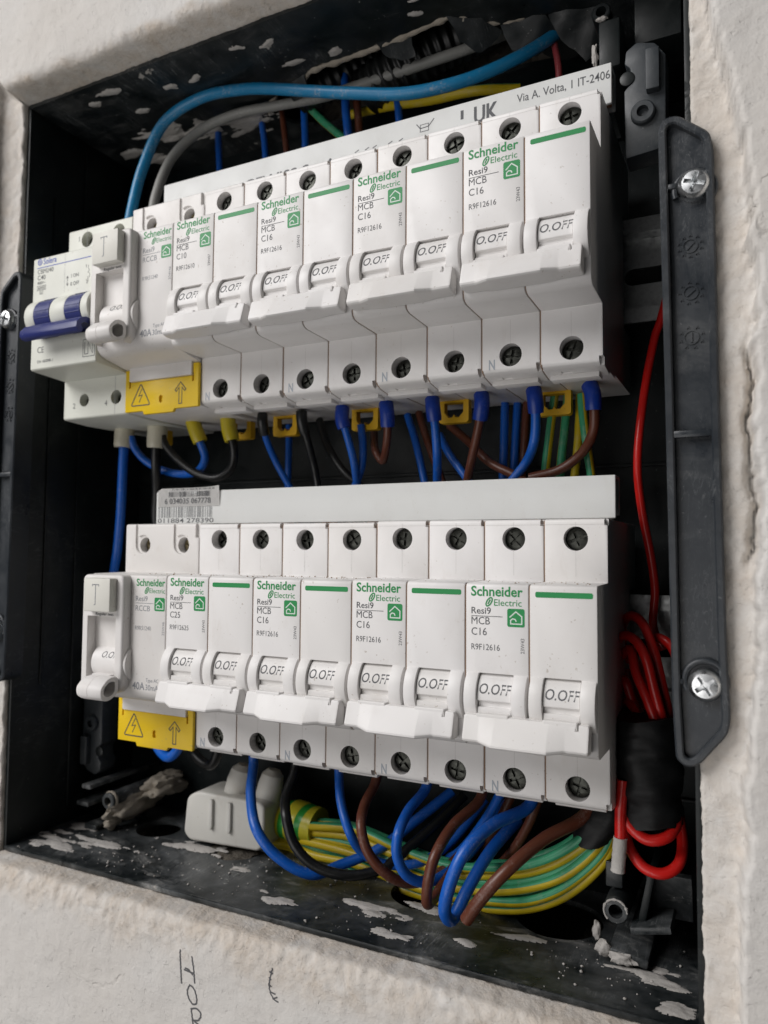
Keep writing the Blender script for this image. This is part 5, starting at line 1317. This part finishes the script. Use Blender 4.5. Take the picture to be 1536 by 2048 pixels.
def tape_rf(sd, amp=.10): return lambda t, i: (.93 + .09 * math.sin(math.pi * t)) * (1 + amp * mnoise.noise((i * .23, sd, 0)))
# flattened wrap
def wrap(pts, ra, rb, name, mat, parent, off, sd):
    P = spline(pts, .9); bm = bmesh.new(); n = 36; rows = []
    for i, p in enumerate(P):
        f = tape_rf(sd)(i / len(P), i); row = []
        for k in range(n):
            t = 2 * math.pi * k / n
            w_ = 1 + .10 * mnoise.noise((math.cos(t) * 2 + sd, math.sin(t) * 2, i * .16)) + .05 * mnoise.noise((math.cos(t) * 5, math.sin(t) * 5 + sd, i * .5)) + .025 * ((i * .11 + k / n) % 1)
            row.append(bm.verts.new(p - off + Vector((math.cos(t) * ra * f * w_, math.sin(t) * rb * f * w_, .8 * math.sin(t * 2 + sd)))))
        rows.append(row)
    for a_, b_ in zip(rows, rows[1:]):
        for k in range(n): bm.faces.new((a_[k], a_[(k + 1) % n], b_[(k + 1) % n], b_[k]))
    bm.faces.new(rows[0]); bm.faces.new(rows[-1][::-1])
    return obj(name, bm, mat, parent, 60)
wrap(RED['tape'], 9.0, 9.5, 'tape_wrap', 'tape_black', r, HL, 3.0)
tag(r, 'hank of red wire bound with black tape beside the lower breakers', 'wire hank')

# bundle of earth wires taped at both ends
EL = Vector((90, 40, -212)); r = empty('earth_wire_bundle', EL)
for i, pts in enumerate(EARTH):
    P = [p - EL for p in spline(pts, 1.2)]
    link_mesh('strand', tube_mesh('strand', P, 1.6, 14, .5, i, None, .012 * (i % 3 - 1)), 'strand_%d' % (i % 4), r)
P = spline([(10, 43, -200.5), (15, 43, -200), (21, 43, -199.6), (27, 42.5, -200)], .8)
me = tube_mesh('tape_wrap', [p - EL for p in P], 7.4, 28, .4, 2, lambda t, i: (.92 + .12 * math.sin(math.pi * min(1, t * 1.3))) * (1 + .05 * mnoise.noise((i * .4, 1, 1))))
link_mesh('tape_wrap', me, 'tape_green', r)
wrap([(134.5, 27.5, -181.5), (137, 28, -177), (139.5, 29, -172), (140.6, 30, -167)], 6.6, 7.6, 'tape_wrap', 'tape_black', r, EL, 8.0)
tag(r, 'bundle of yellow green earth wires sweeping along the enclosure floor', 'wire bundle')

# ------------------------------------------------------------------ pale connector block
CL = Vector((-10, 34, -209)); r = empty('connector_cap', CL)
pr_ = fillet([(-29, -207.5), (-27.5, -193), (-22, -190.2), (8, -190.2), (10.5, -192), (10.5, -206), (8, -208.8), (-26, -210.2)], 2.6, 5)
bm = extr_y(bmesh.new(), pr_, 29, 46); bevel(bm, 1.2, 3, 40)
bmesh.ops.translate(bm, vec=-CL, verts=bm.verts); obj('housing', bm, 'connector_plastic', r)
for x in (-14.5, -5.5):
    bm = extr_y(bmesh.new(), fillet([(x - 1.0, -192), (x + 1.0, -192), (x + .9, -203), (x, -204.2), (x - .9, -203)], .7, 4), 27.7, 30); bevel(bm, .3, 2, 50)
    bmesh.ops.translate(bm, vec=-CL, verts=bm.verts); obj('rib', bm, 'connector_plastic', r)
for x, rr in ((-8.5, 6.0), (5.5, 5.0)):
    bm = lathe(bmesh.new(), (x, 38, -192), (.18, .15, 1), [(0, 0), (rr, 0), (rr * .98, 6), (rr * .86, 10), (rr * .5, 12), (0, 12.3)], 30)
    bmesh.ops.translate(bm, vec=-CL, verts=bm.verts); obj('wire_sleeve', bm, 'connector_plastic', r)
tag(r, 'dusty off-white connector block lying on the enclosure floor', 'connector')

# ------------------------------------------------------------------ grit that fell on the ledges of both rows
rng = random.Random(21); bm = bmesh.new()
for row in ('U', 'L'):
    for k in range(260):
        x = rng.uniform(-14, 144); 
        if rng.random() < .75: y = -rng.random() ** 2 * 15 - .3; z = ROWZ[row] + 22.25
        else: y = rng.uniform(1.5, 9); z = ROWZ[row] + 40.3
        r_ = rng.choice((.10, .12, .15, .2, .28))
        blob(bm, (x, y, z + r_ * .5), r_, r_ * rng.uniform(.7, 1.5), r_ * .7, k, .3, 1)
o = obj('plaster_grit', bm, 'grit', None, 60)
tag(o, 'tan plaster grit lying on the breaker ledges', 'grit', None, 'stuff')
